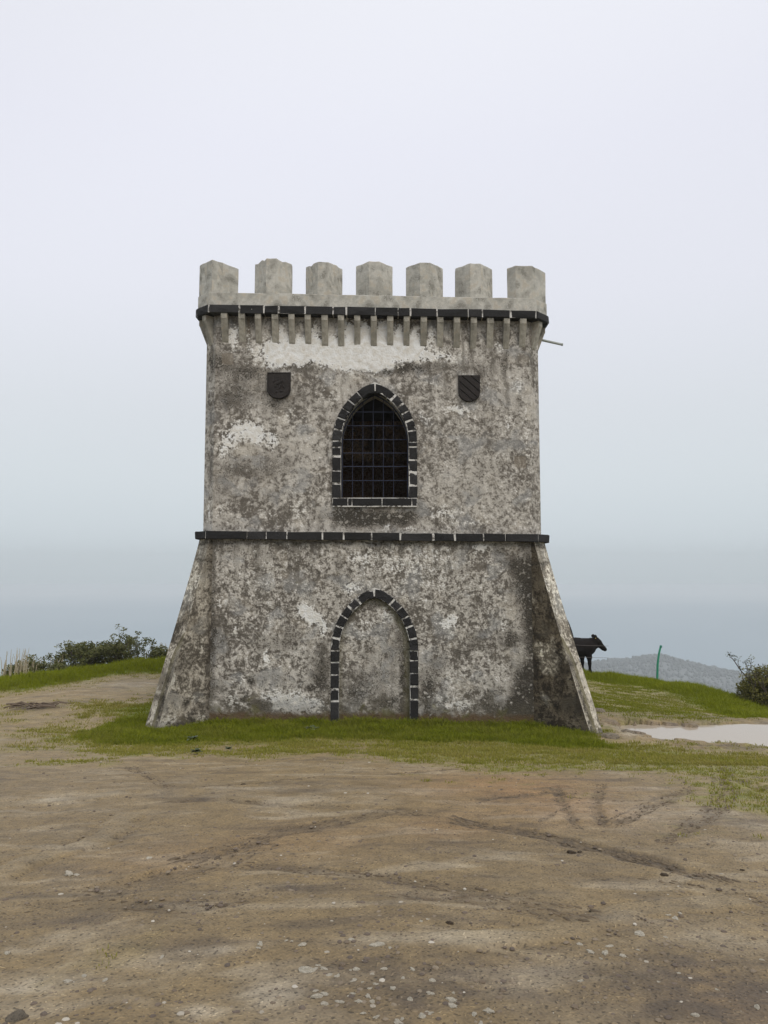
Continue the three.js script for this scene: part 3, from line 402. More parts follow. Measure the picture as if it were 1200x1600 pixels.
// buttresses splayed out from the four corners
{
  const tile = loMap.clone(), tb = loBump.clone(); for (const t of [tile, tb]) { t.repeat.set(1 / LW.w, 1 / LW.h); t.offset.set(.10, .22); t.needsUpdate = true; }
  const mB = std({ map: tile, bumpMap: tb, bumpScale: .02, vertexColors: true });
  const topY = yStrB + .01;
  for (const [sx, sz, lab] of [[-1, 1], [1, 1], [1, -1], [-1, -1]]) {
    const pos = [], col = [], uv = [], idx = [];
    const C = [TC[0] + sx * (W2 - CL), TC[2] + sz * W2];
    const L = y => .06 + (sx > 0 ? 1.03 : .92) * Math.pow(clamp(1 - y / topY, 0, 1.2), 1.06), T = y => lerp(sx < 0 ? .43 : .40, .34, clamp(y / topY));
    const q = Math.SQRT1_2, at = (l, t, y) => [C[0] + sx * (l * q + t * q), y, C[1] + sz * (l * q - t * q)];   // along the diagonal, then across it
    const face = (f, nu, nv, tint, uo) => {
      const o = pos.length / 3;
      for (let j = 0; j <= nv; j++) for (let i = 0; i <= nu; i++) { const [l, t, y, su] = f(i / nu, j / nv), p = at(l, t, y), e = Math.min(1, Math.min(i, nu - i), Math.min(j, nv - j)); const d = .012 * fbm(su * 3 + uo, y * 3, 4) * e; pos.push(p[0] + sz * 0 + d * sx * .2, p[1] + skew(p[0], p[1]), p[2] + d * sz); uv.push(su + uo, y); col.push(...tint(su, y)); }
      for (let j = 0; j < nv; j++) for (let i = 0; i < nu; i++) { const a = o + j * (nu + 1) + i; idx.push(a, a + 1, a + nu + 1, a + 1, a + nu + 2, a + nu + 1); }
    };
    const B0 = -.6, nv = 70, yy = v => lerp(B0, topY, v);
    const blotch = (s, y, k) => fbm(s * 1.5 + k, y * 1.6 + k, 4, .6);
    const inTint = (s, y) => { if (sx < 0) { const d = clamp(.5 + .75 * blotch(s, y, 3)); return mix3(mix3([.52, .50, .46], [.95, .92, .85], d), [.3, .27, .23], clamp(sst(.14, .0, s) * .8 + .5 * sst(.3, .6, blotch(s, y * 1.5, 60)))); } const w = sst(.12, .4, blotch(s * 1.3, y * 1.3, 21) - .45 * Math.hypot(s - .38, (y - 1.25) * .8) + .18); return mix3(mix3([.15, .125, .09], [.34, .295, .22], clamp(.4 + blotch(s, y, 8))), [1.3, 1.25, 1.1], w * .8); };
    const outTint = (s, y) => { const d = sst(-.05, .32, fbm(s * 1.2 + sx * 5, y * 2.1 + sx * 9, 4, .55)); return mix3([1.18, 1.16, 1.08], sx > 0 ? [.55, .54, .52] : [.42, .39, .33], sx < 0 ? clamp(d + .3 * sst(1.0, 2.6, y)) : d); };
    face((u, v) => { const y = yy(v), l = lerp(-.12, L(y), u); return [l, 0, y, l]; }, 26, nv, inTint, 0);              // side seen from the front
    face((u, v) => { const y = yy(v); return [L(y), T(y) * u, y, u * T(y)]; }, 12, nv, outTint, 3.1);                  // sloping outer face
    face((u, v) => { const y = yy(v), l = lerp(L(y), -.12, u); return [l, T(y), y, l]; }, 20, nv, inTint, 5.2);
    const g = geo(pos, sx * sz > 0 ? idx.map((_, i) => idx[i - i % 3 + (2 - i % 3)]) : idx, { color: col, uv });
    const gg = toCreasedNormals(g, .5); put('buttress', gg, mB);
  }
}
// black string course and cornice: one stone after another, pale mortar in the joints
function course(name, joints, w, c, yB, yT, vRef) {
  const gr = part(name), pl = plan(w, c), z = pl[0][1], hgt = yT - yB, y0 = yB, gap = .011;
  const sides = [0, 1, 2, 3, 4, 5, 6, 7];
  const core = pl.map(p => [TC[0] + (p[0] - TC[0]) * (1 - .012 / w), TC[2] + (p[1] - TC[2]) * (1 - .012 / w)]), pos = [], idx = [];
  for (const y of [yB + .006, yT - .006]) for (const k of [1, .86]) for (const p of core) { const x = TC[0] + (p[0] - TC[0]) * k; pos.push(x, y + skew(x, y), TC[2] + (p[1] - TC[2]) * k); }
  for (let i = 0; i < 8; i++) { const j = (i + 1) % 8, f = (a, b, c2, d) => idx.push(a, c2, b, b, c2, d); f(i, j, 16 + i, 16 + j); f(16 + i, 16 + j, 24 + i, 24 + j); f(8 + i, 8 + j, i, j); }
  put('mortar', boxUV(geo(pos, idx)), mMortar, gr);
  for (const i of sides) {
    const a = pl[i], b = pl[(i + 1) % 8], l = Math.hypot(b[0] - a[0], b[1] - a[1]), ang = Math.atan2(-(b[1] - a[1]), b[0] - a[0]);
    let cut = [0, l];
    if (i === 0) cut = [0, ...joints.map(u => P(u, vRef, z)[0] - a[0]).filter(s => s > .1 && s < l - .1), l];
    else if (i % 2 === 0) { cut = [0]; while (cut.at(-1) < l - .75) cut.push(cut.at(-1) + rr(.3, .62)); cut.push(l); }
    for (let k = 1; k < cut.length; k++) {
      const s0 = cut[k - 1] + gap * rr(.35, 1.2), s1 = cut[k] - gap * rr(.35, 1.2), e = .03, dp = .24;
      // a block from s0 to s1 along the side
      const m0 = cut[k - 1] === 0 ? dp * .41 : 0, m1 = cut[k] === l ? dp * .41 : 0;
      const g = block([[s0, 0], [s1, 0], [s1, hgt], [s0, hgt]], -dp, rr(-.006, .008), rr(.010, .022), .009), q = g.attributes.position;
      for (let n = 0; n < q.count; n++) { const t = -q.getZ(n) / dp; let s = q.getX(n); s += clamp((s1 - s) / (s1 - s0)) * m0 * clamp(t) - clamp((s - s0) / (s1 - s0)) * m1 * clamp(t); const zz = q.getZ(n), x = a[0] + Math.cos(ang) * s + Math.sin(ang) * zz, y = y0 + q.getY(n); q.setXYZ(n, x, y + skew(x, y), a[1] - Math.sin(ang) * s + Math.cos(ang) * zz); }
      put(name + '_stone', boxUV(g, R(), R()), basalt[R() * 5 | 0], gr);
    }
  }
  return gr;
}
R = seedRandom(31);
course('string_course', [327, 386, 415.5, 448, 503.5, 537, 580.5, 625, 677, 711, 756, 790, 837], W1 + .135, .25, yStrB, yStrT, 838);
course('cornice', [331, 374, 412, 435, 477, 520, 541, 586, 622, 641, 683, 732, 754, 797, 837.5], W1 + .19, .285, yCorB, yCorT, 484);
// corbels under the cornice
{
  const prof = [[-.02, -.54], [.004, -.50], [.155, -.115], [.165, -.10], [.165, 0], [-.03, 0], [-.03, -.54]], w = .105;
  const sh = new THREE.Shape(prof.map(p => new THREE.Vector2(...p))), g0 = new THREE.ExtrudeGeometry(sh, { depth: w, bevelEnabled: true, bevelSize: .006, bevelThickness: .006, bevelSegments: 1, steps: 6 }); g0.translate(0, 0, -w / 2); g0.rotateY(-Math.PI / 2);
  const variants = [0, 1, 2, 3].map(k => { const g = g0.clone(), p = g.attributes.position; for (let i = 0; i < p.count; i++) p.setXYZ(i, p.getX(i) + .004 * noise(p.getY(i) * 14 + k * 9, p.getZ(i) * 20), p.getY(i), p.getZ(i) + .005 * noise(p.getY(i) * 12 + k * 5, p.getX(i) * 20)); return boxUV(g, k * .37, k * .21); });
  const us = [349.5, 376.8, 402.5, 429, 455, 480.5, 507, 532.5, 558, 584, 609.7, 635.5, 662.4, 688, 714.3, 740.7, 766.5, 792.3, 818];
  const xs = us.map(u => P(u, 490, .17)[0]);
  const faceC = tag(part('corbel_table'), null);
  const setC = (x, z, turn, y = yCorB) => { const o = mesh('corbel', variants[R() * 4 | 0], mConGrey, faceC); o.position.set(x - TC[0], y + skew(x, y) + .004, z - TC[2]); o.rotation.y = turn; o.scale.set(rr(.94, 1.06), rr(.97, 1.04), 1); };
  for (let s = 0; s < 4; s++) { const ca = Math.cos(s * Math.PI / 2), sa = Math.sin(s * Math.PI / 2); for (const x of xs) { const lx = x - TC[0], lz = W1; setC(TC[0] + lx * ca + lz * sa, TC[2] - lx * sa + lz * ca, s * Math.PI / 2); }
    const d = W1 - CH / 2; setC(TC[0] + d * ca + d * sa, TC[2] - d * sa + d * ca, s * Math.PI / 2 + Math.PI / 4); }
}
// parapet and merlons
{
  const wp = W1 + .155, c = .26, o = plan(wp, c), i = plan(wp - .34, .14), pos = [], idx = [], N = 30;
  const ring = (pl, y, k) => { const r = []; for (let s = 0; s < 8; s++) { const a = pl[s], b = pl[(s + 1) % 8]; for (let q = 0; q < N; q++) { const x = lerp(a[0], b[0], q / N), z = lerp(a[1], b[1], q / N), e = .006 * noise(x * 6 + k * 3, z * 6 + k); r.push([x + e * .5, y + skew(x, y) + (k ? .007 * noise(x * 5, z * 5) : 0), z + e]); } } return r; };
  const rows = [ring(o, yCorT - .004, 0), ring(o, (yCorT + yPar) / 2, 1), ring(o, yPar - .012, 2), ring(plan(wp - .012, c), yPar, 3), ring(plan(wp - .33, .14), yPar, 3), ring(i, yPar - .01, 2), ring(i, yCorT - .3, 0)], M = 8 * N;
  for (const r of rows) for (const p of r) pos.push(...p);
  for (let r = 0; r < rows.length - 1; r++) for (let k = 0; k < M; k++) { const a = r * M + k, b = r * M + (k + 1) % M; idx.push(a, b, a + M, b, b + M, a + M); }
  const g = toCreasedNormals(geo(pos, idx), .6), gn = g.attributes.normal.clone(), gu = boxUV(g.clone()); g.setAttribute('uv', gu.attributes.uv); g.setAttribute('normal', gn);
  put('parapet', g, mConcrete);
  const roof = new THREE.ShapeGeometry(new THREE.Shape(plan(W1 - .1, CH).map(p => new THREE.Vector2(p[0], -p[1])))); roof.rotateX(-Math.PI / 2); roof.translate(0, 7.4, 0); put('roof', boxUV(roof), mConGrey);
  R = seedRandom(12);
  const merlon = (out, y0, y1, chipped) => { // outline in plan [x, z]
    const n = out.length, cx = out.reduce((s, p) => s + p[0], 0) / n, cz = out.reduce((s, p) => s + p[1], 0) / n, ps = [], ix = [], sub = 5, pts = [];
    for (let k = 0; k < n; k++) for (let q = 0; q < sub; q++) { const a = out[k], b = out[(k + 1) % n]; pts.push([lerp(a[0], b[0], q / sub), lerp(a[1], b[1], q / sub), q === 0]); }
    const m = pts.length, lev = [[y0 - .02, 1], [lerp(y0, y1, .3), 1], [lerp(y0, y1, .65), 1], [y1 - .014, 1], [y1, .965]];
    lev.forEach(([y, k], li) => pts.forEach(p => { const x = cx + (p[0] - cx) * k, z = cz + (p[1] - cz) * k; ps.push(x + .004 * noise(y * 7 + x * 4, z * 9), y + skew(x, y) + (li > 2 ? .012 * noise(x * 7, z * 7) - (chipped ? .03 * sst(.15, .4, noise(x * 9 + 3, z * 5)) : 0) : 0), z + .004 * noise(x * 9, y * 6)); }));
    const top = ps.length / 3; ps.push(cx, y1 + skew(cx, y1), cz);
    for (let r = 0; r < lev.length - 1; r++) for (let k = 0; k < m; k++) { const a = r * m + k, b = r * m + (k + 1) % m; ix.push(a, b, a + m, b, b + m, a + m); }
    for (let k = 0; k < m; k++) ix.push((lev.length - 1) * m + k, (lev.length - 1) * m + (k + 1) % m, top);
    const g1 = toCreasedNormals(geo(ps, ix), .45), nn = g1.attributes.normal.clone(), uu = boxUV(g1.clone(), R() * 3, R() * 3); g1.setAttribute('uv', uu.attributes.uv); g1.setAttribute('normal', nn); return g1;
  };
  const px = u => P(u, 440, .1)[0] - TC[0], zf = wp - .004;
  const mids = [[395, 453.5], [476, 533.5], [555.5, 613.5], [635, 693.5], [713.5, 772]].map(a => a.map(px));
  for (let s = 0; s < 4; s++) {
    const ca = Math.cos(s * Math.PI / 2), sa = Math.sin(s * Math.PI / 2), tr = L => L.map(([x, z]) => [TC[0] + x * ca + z * sa, TC[2] - x * sa + z * ca]);
    mids.forEach(([a, b], k) => { const w = b - a, d = w * .36; put('merlon', merlon(tr([[a + d, zf], [b - d, zf], [b, zf - d], [b, zf - .36], [a, zf - .36], [a, zf - d]]), yPar, yMer + (k === 0 ? .02 : 0) + (k === 1 ? -.03 : 0), k === 1 || k === 0), mConcrete); });
    const V1 = wp - c, e = .46, o1 = wp - .005;   // corner merlon: a blunt arrowhead over the chamfer
    put('merlon', merlon(tr([[-V1 + .05, zf], [-V1 + e, zf - e * .92], [-V1 + e * .6, zf - e * 1.45], [-V1 - .1, zf - .75], [-o1, zf - .62], [-o1, zf - c - .04]]), yPar, yMer - .02, false), mConcrete);
  }
}
// pointed window: black arch stones, sill, reveal, blue grille, dark room
function arch(A, parent, name, jl, jr, z1) {
  const I = inner(A), gap = .012;
  // the outline as a function of the distance along it; left foot to apex
  const half = (side, js) => {
    const len = A.spring - A.bottom, amax = Math.acos((A.r - A.a) / A.r), arc = A.r * amax, tot = len + arc;
    const sOf = v => { const y = P(side < 0 ? 525 : 645, v)[1]; return y < A.spring ? y - A.bottom : len + A.r * Math.asin(Math.min(1, (y - A.spring) / A.r)); };
    const pt = (s, B) => { const p = pt0(s, B); p[1] -= .035 * Math.exp(-(((p[0] - A.cx) / .085) ** 2)); return p; }, pt0 = (s, B) => { if (s <= len) return [A.cx + side * B.a, A.bottom + s]; const q = (s - len) / A.r; const cx = A.cx - side * (A.r - A.a); return [cx + side * B.r * Math.cos(q), A.spring + B.r * Math.sin(q)]; };
    const cuts = [0, ...js.map(sOf).filter(s => s > .02 && s < tot - .05), tot];
    for (let k = 1; k < cuts.length; k++) {
      const s0 = cuts[k - 1] + (k > 1 ? gap * rr(.3, 1.8) : 0), s1 = cuts[k] - (k < cuts.length - 1 ? gap * rr(.6, 1.5) : gap * .8), n = s1 > len ? 4 : 1, out = [], inn = [];
      for (let i = 0; i <= n; i++) { const s = lerp(s0, s1, i / n); out.push(pt(s, A)); let p = pt(s, I); if (side * (p[0] - A.cx) < .004) p = [A.cx + side * .004, A.spring + Math.sqrt(Math.max(0, I.r ** 2 - (A.r - A.a) ** 2)) - .035]; inn.push(p); }
      put(name, boxUV(block(ccw([...out, ...inn.reverse()]), -.16, z1 + rr(-.008, .008), rr(.009, .018), .009), R(), R()), basalt[R() * 5 | 0], parent);
    }
  };
  half(-1, jl); half(1, jr);
  const s = new THREE.Shape(), line = (B, d) => { const q = [], am = Math.acos(clamp((A.r - A.a) / B.r)); q.push([A.cx - B.a, A.bottom]); for (let i = 0; i <= 16; i++) { const a = am * i / 16; q.push([A.cx + (A.r - A.a) - B.r * Math.cos(a), A.spring + B.r * Math.sin(a)]); } const m = q.slice().reverse().map(p => [2 * A.cx - p[0], p[1]]); return [...q, ...m]; };
  const oo = line({ a: A.a - .006, r: A.r - .006 }), ii = line(I);
  const ring = new THREE.Shape([...oo, ...ii.reverse()].map(p => new THREE.Vector2(...p)));
  const g = new THREE.ExtrudeGeometry(ring, { depth: .17 + z1 - .012, bevelEnabled: false }); g.translate(0, 0, -.17);
  put('mortar', boxUV(g), mMortar, parent);
  return line(I);
}
R = seedRandom(44);
{
  const win = part('window'), I = inner(WIN);
  const il = arch(WIN, win, 'arch_stone', [755.8, 736, 713.5, 699, 689, 671, 652, 638, 625, 612.5], [759, 737.5, 718.5, 698.5, 691, 672, 655, 642, 630, 617.5], .03);
  // sill
  const yb = P(585, 791.5)[1], yt = WIN.bottom - .012;
  const js = [519.5, 543.5, 550, 597, 643.5, 651.8].map(u => P(u, 785)[0]);
  for (let k = 1; k < js.length; k++) put('sill_stone', boxUV(block([[js[k - 1] + .007, yb + .016], [js[k] - .007, yb + .016], [js[k] - .007, yt], [js[k - 1] + .007, yt]], -.16, .03, .01), R(), R()), basalt[R() * 5 | 0], win);
  const bed = new THREE.BoxGeometry(js[5] - js[0], yt - yb + .02, .19); bed.translate((js[0] + js[5]) / 2, (yb + yt) / 2 + .002, -.075); put('mortar', boxUV(bed), mMortar, win);
  // reveal: the plastered sides of the opening
  const pos = [], idx = [], dep = .62, m = il.length; il.forEach(p => { for (const z of [-.155, -.3, -dep]) pos.push(p[0] + (p[0] < WIN.cx ? 1 : -1) * 0, p[1], z); });
  for (let k = 0; k < m; k++) { const a = 3 * k, b = 3 * ((k + 1) % m); for (let r = 0; r < 2; r++) idx.push(a + r, a + r + 1, b + r, b + r, a + r + 1, b + r + 1); }
  put('reveal', boxUV(geo(pos, idx)), mConGrey, win);
  const ledge = new THREE.BoxGeometry(I.a * 2, .05, dep - .02); ledge.translate(WIN.cx, WIN.bottom - .02, -dep / 2 - .0); put('ledge', boxUV(ledge), mConcrete, win);
  // grille
  const zg = -.24, hx = I.a - .012, yG = WIN.bottom + .015, bars = [], yMax = x => { const dx = Math.abs(x - WIN.cx), q = (WIN.r - WIN.th) ** 2 - (dx + WIN.r - WIN.a) ** 2; return WIN.spring + Math.sqrt(Math.max(0, q)); };
  const xv = [550.8, 567, 583, 599, 615].map(u => P(u, 720, zg)[0]), yh = [644, 665.5, 687, 708, 729, 751, 760.5].map(v => P(585, v, zg)[1]);
  for (const x of xv) { const b = new THREE.CylinderGeometry(.0075, .0075, yMax(x) - yG, 6); b.translate(x, (yMax(x) + yG) / 2, zg); put('grille_bar', b, mBlue, win); }
  yh.slice(0, 6).forEach((y, i) => { let w = hx; if (y > WIN.spring) w = Math.max(.05, Math.sqrt((WIN.r - WIN.th) ** 2 - (y - WIN.spring) ** 2) - (WIN.r - WIN.a)); const b = new THREE.BoxGeometry(2 * w, i === 4 ? .017 : .014, .012); b.translate(WIN.cx, y, zg + .012); put('grille_bar', b, mBlue, win); });
  { const pts = il.filter((_, k) => k > 0 && k < m - 1).map(p => V(WIN.cx + (p[0] - WIN.cx) * .985, WIN.bottom + (p[1] - WIN.bottom) * .99, zg)); pts.unshift(V(WIN.cx - hx, yG, zg)); pts.push(V(WIN.cx + hx, yG, zg)); const fr = mergeGeometries([tube(pts, .014, .014, 6), tube([V(WIN.cx - hx, yG, zg), V(WIN.cx + hx, yG, zg)], .016, .016, 6)]); fr.computeVertexNormals(); put('grille_frame', fr, mBlue, win); }
  // the room behind
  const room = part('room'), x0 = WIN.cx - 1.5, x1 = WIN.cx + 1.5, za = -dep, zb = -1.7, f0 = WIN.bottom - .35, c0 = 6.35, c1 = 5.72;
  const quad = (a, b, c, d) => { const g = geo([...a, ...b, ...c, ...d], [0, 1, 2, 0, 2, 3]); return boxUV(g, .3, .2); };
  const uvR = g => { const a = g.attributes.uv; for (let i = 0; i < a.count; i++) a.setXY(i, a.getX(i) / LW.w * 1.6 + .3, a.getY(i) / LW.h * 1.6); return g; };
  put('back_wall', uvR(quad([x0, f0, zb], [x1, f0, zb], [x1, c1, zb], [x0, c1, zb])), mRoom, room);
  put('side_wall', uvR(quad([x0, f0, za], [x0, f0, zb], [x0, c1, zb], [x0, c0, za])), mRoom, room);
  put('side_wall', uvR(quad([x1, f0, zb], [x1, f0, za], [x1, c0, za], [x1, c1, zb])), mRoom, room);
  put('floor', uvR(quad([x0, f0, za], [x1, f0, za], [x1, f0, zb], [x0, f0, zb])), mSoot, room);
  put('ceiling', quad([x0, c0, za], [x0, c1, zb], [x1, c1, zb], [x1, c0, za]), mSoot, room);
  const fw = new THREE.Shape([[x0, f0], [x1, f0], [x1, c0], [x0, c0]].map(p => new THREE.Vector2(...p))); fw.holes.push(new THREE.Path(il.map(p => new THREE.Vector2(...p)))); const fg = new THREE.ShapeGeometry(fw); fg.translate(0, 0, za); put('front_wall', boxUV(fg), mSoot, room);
}
{
  const door = part('blind_doorway');
  arch(DOOR, door, 'arch_stone', [1096, 1076, 1054.5, 1034.5, 1016.5, 996, 976, 961, 946.5, 933.5], [1093, 1072, 1052, 1032, 1016.5, 997, 977, 961, 947.5, 936], .03);
}
// two dark stone shields
{
  const sh = (u0, u1, v0, v1) => { const a = P(u0, v0), b = P(u1, v1), w = (b[0] - a[0]) / 2, cx = (a[0] + b[0]) / 2, o = [[cx + w, a[1]], [cx - w, a[1]]]; for (let i = 0; i <= 14; i++) { const t = Math.PI * i / 14; o.push([cx - w * Math.cos(t), b[1] + w * .86 - w * .86 * Math.sin(t)]); } return ccw(o); };
  const A = sh(418, 454, 582.5, 624), g = part('shield'); tag(g, 'worn dark stone shield with faint carved relief');
  put('shield_slab', boxUV(block(A, -.05, .05, .012, .002)), mShield, g);
  const c = P(436, 602), lump = (dx, dy, rx, ry, rot = 0) => { const s = new THREE.SphereGeometry(1, 10, 8); s.scale(rx, ry, .014); s.rotateZ(rot); s.translate(c[0] + dx, c[1] + dy, .05); return s; };
  put('carving', mergeGeometries([lump(-.02, .03, .075, .03, .4), lump(.06, .07, .03, .03), lump(-.06, -.02, .02, .05, .3), lump(.03, -.04, .018, .055, -.2), lump(.09, -.03, .015, .04, .5), lump(-.09, .06, .03, .014, .8), lump(.04, -.12, .03, .02), lump(-.04, -.13, .03, .016, .5)]), mShield, g);
  put('rim', (() => { const o = A.map(p => V(c[0] + (p[0] - c[0]) * .93, c[1] + (p[1] - c[1]) * .94, .05)); o.push(o[0]); const t = tube(o, .01, .01, 5); t.computeVertexNormals(); return t; })(), mShield, g);
  const B = sh(716, 750, 587, 628), h = part('shield'); tag(h, 'dark stone shield carved with slanting bands');
  put('shield_slab', boxUV(block(B.map(p => p.slice()), -.05, .032, .008, .001)), mShield, h);
  const bc = P(733, 607), n = [Math.SQRT1_2, Math.SQRT1_2].map((v, i) => i ? .74 : .67);
  const clip = (poly, s, d) => { const r = []; for (let i = 0; i < poly.length; i++) { const p = poly[i], q = poly[(i + 1) % poly.length], fp = s * ((p[0] - bc[0]) * n[0] + (p[1] - bc[1]) * n[1] - d), fq = s * ((q[0] - bc[0]) * n[0] + (q[1] - bc[1]) * n[1] - d); if (fp >= 0) r.push(p); if (fp * fq < 0) { const t = fp / (fp - fq); r.push([lerp(p[0], q[0], t), lerp(p[1], q[1], t)]); } } return r; };
  const cuts = [-.4, -.135, -.035, .075, .185, .4]; for (let k = 1; k < cuts.length; k++) { const q = clip(clip(B.map(p => p.slice()), 1, cuts[k - 1] + .006), -1, cuts[k] - .006); if (q.length > 2) put('band', boxUV(block(ccw(q), .03, .052, .01, .001), k * .1), mShield, h); }
}
// drain pipe sticking out past the right-hand corner
{
  const a = P(838, 530, -.5), b = P(879, 538.5, -.5), p = tube([V(a[0] - .1, a[1] + .03, -.5), V(b[0], b[1], -.5)], .024, .024, 10), q = tube([V(b[0] - .02, b[1] + .004, -.5), V(b[0] + .006, b[1], -.5)], .027, .027, 10), g = mergeGeometries([p, q]); g.computeVertexNormals();
  tag(put('drain_pipe', g, std({ color: new THREE.Color().setRGB(.34, .37, .35), roughness: .6 })), 'thin grey-green drain pipe');
}

// ------------------------------------------------------------------ grass
const bladeGeo = (n, h, w, spread, seed) => { const r = seedRandom(seed), pos = [], idx = [], nor = []; for (let i = 0; i < n; i++) { const a = r() * 6.283, q = Math.sqrt(r()) * spread, x = Math.cos(a) * q, z = Math.sin(a) * q, t = r() * 6.283, hh = h * (.5 + .7 * r()), lean = hh * (.25 + .6 * r()), b = a + (r() - .5) * 2, wx = Math.cos(t) * w, wz = Math.sin(t) * w, o = pos.length / 3, lx = Math.cos(b) * lean, lz = Math.sin(b) * lean; pos.push(x - wx, -.01, z - wz, x + wx, -.01, z + wz, x + lx * .35 - wx * .8, hh * .6, z + lz * .35 - wz * .8, x + lx * .35 + wx * .8, hh * .6, z + lz * .35 + wz * .8, x + lx, hh, z + lz); for (let k = 0; k < 5; k++) nor.push(lx * 1.2, .05, lz * 1.2); idx.push(o, o + 1, o + 2, o + 1, o + 3, o + 2, o + 2, o + 3, o + 4); } const g = geo(pos, idx); g.computeVertexNormals(); return g; };
const mGrass = new THREE.MeshPhysicalMaterial({ color: 0xffffff, roughness: .9, transmission: .3, thickness: 0, specularIntensity: .3 });
function scatter(name, label, category, g, mat, n, x0, x1, z0, z1, accept) {
  const list = []; for (let i = 0; i < n; i++) { const x = rr(x0, x1), z = rr(z0, z1), a = accept(x, z); if (a) list.push([x, z, a]); }
  const im = finish(new THREE.InstancedMesh(g, mat, list.length)), m = new THREE.Matrix4(), q = new THREE.Quaternion(), c = new THREE.Color();
  list.forEach(([x, z, a], i) => { q.setFromAxisAngle(V(0, 1, 0), rr(0, 6.283)); m.compose(V(x, ground(x, z, false) + (a.dy ?? 0), z), q, V(a.s, a.s * (a.sy ?? 1), a.s)); im.setMatrixAt(i, m); im.setColorAt(i, c.setRGB(...a.c)); });
  im.name = name; scene.add(im); console.log(name, list.length); return tag(im, label, category, null, 'stuff');
}
const inTower = (x, z) => { const ax = Math.abs(x - TC[0]), z2 = z - TC[2], az = Math.abs(z2); if (ax < 3.13 && az < 3.13) return true; const q = Math.SQRT1_2, l = ((ax - 2.9) + (az - 3.15)) * q, t = ((ax - 2.9) - (az - 3.15)) * q; return l < 1.0 && l > -.2 && t > -.03 && t < .45; };
const green = (x, z, dry) => { const n = fbm(x * 1.3, z * 1.3, 3), k = clamp(dry + .35 * n + rr(-.12, .12)); return mix3(mix3([.15, .185, .008], [.22, .245, .012], R()), [.30, .255, .075], k); };
R = seedRandom(61);
scatter('tower_grass', 'lush dark green grass along the foot of the tower', 'grass', bladeGeo(12, .09, .0045, .07, 1), mGrass, 26000, -5.6, 5, -.4, 2.4, (x, z) => { if (inTower(x, z)) return 0; const [t, l] = cover(x, z); if (R() > l * 1.1 - .05 - .35 * sst(.0, .5, noise(x * 1.4 + 8, z * 2))) return 0; const d = Math.max(Math.abs(x - TC[0]) - 3.2, z); return { s: rr(.6, 1.15) * (.85 + .5 * noise(x * 2.2, z * 2.2)) * (d < .25 && z < .3 ? 1.45 : 1) * lerp(.55, 1, l), c: green(x, z, .05) }; });
scatter('rim_grass', 'thick bright green grass on the bank along the hill edge', 'grass', bladeGeo(12, .135, .007, .10, 2), mGrass, 120000, -14, 13, -14.5, 2, (x, z) => { if (inTower(x, z)) return 0; const d = polyDist(RIM, x, z) + .35 * fbm(x * .7, z * .7, 3); if (d < -2 || d > 2.2) return 0; const q = sst(-2, -1.1, d); if (R() > q) return 0; return { s: rr(.6, 1.15) * lerp(.4, 1, q), c: mix3(green(x, z, .06), [.26, .30, .012], .6) }; });
scatter('short_turf', 'short yellowish turf mixed with bare earth around the tower', 'grass', bladeGeo(10, .026, .005, .08, 3), mGrass, 170000, -11, 11, -12, 4.2, (x, z) => { if (inTower(x, z) || polyDist(pudPoly, x, z) < .05 + .25 * R()) return 0; const [t, l] = cover(x, z); if (R() > t * t * (.75 + .6 * noise(x * 1.9, z * 2.5)) * (z > 1.2 ? .7 : 1)) return 0; const md = x > 3 && z < 0; return { s: rr(.6, 1.3), c: green(x, z, (md ? .22 : .55) - .35 * l) }; });
scatter('sparse_weed', 'sparse low weeds sprouting in the gravel', 'weeds', bladeGeo(7, .018, .003, .025, 4), mGrass, 30000, -5, 6, 4, 12.8, (x, z) => { const [t] = cover(x, z); if (R() > t * .9 || t < .15) return 0; return { s: rr(.6, 1.5), c: green(x, z, .4) }; });
// ------------------------------------------------------------------ gravel, pale stones, clods
const pebble = (seed, flat) => { const g = new THREE.IcosahedronGeometry(1, 1), p = g.attributes.position; for (let i = 0; i < p.count; i++) { const f = 1 + .38 * noise3(p.getX(i) * 1.4 + seed * 7, p.getY(i) * 1.4, p.getZ(i) * 1.4 + seed); p.setXYZ(i, p.getX(i) * f * 1.15, p.getY(i) * f * flat, p.getZ(i) * f); } g.computeVertexNormals(); return g; };
R = seedRandom(71);
scatter('gravel', 'fine mixed gravel scattered over the dirt', 'gravel', pebble(3, .55), std({ roughness: .95 }), 130000, -6.5, 7.5, 2.6, 12.9, (x, z) => {
  const near = sst(7.5, 11.8, z), n = fbm(x * .9 + 3, z * .9, 3), p = blobSum(darkB, x, z); if (R() > .04 + .8 * near * clamp(.45 + n + p * .5)) return 0; const r = R(), s = .0022 + .011 * Math.pow(R(), 5) + .003 * (1 - near);
  const c = r < .5 ? mix3([.13, .10, .07], [.22, .18, .13], R()) : r < .95 ? mix3([.09, .072, .058], [.14, .11, .085], R()) : mix3([.28, .25, .20], [.46, .43, .37], R()); return { s, c, dy: -.0005 }; });
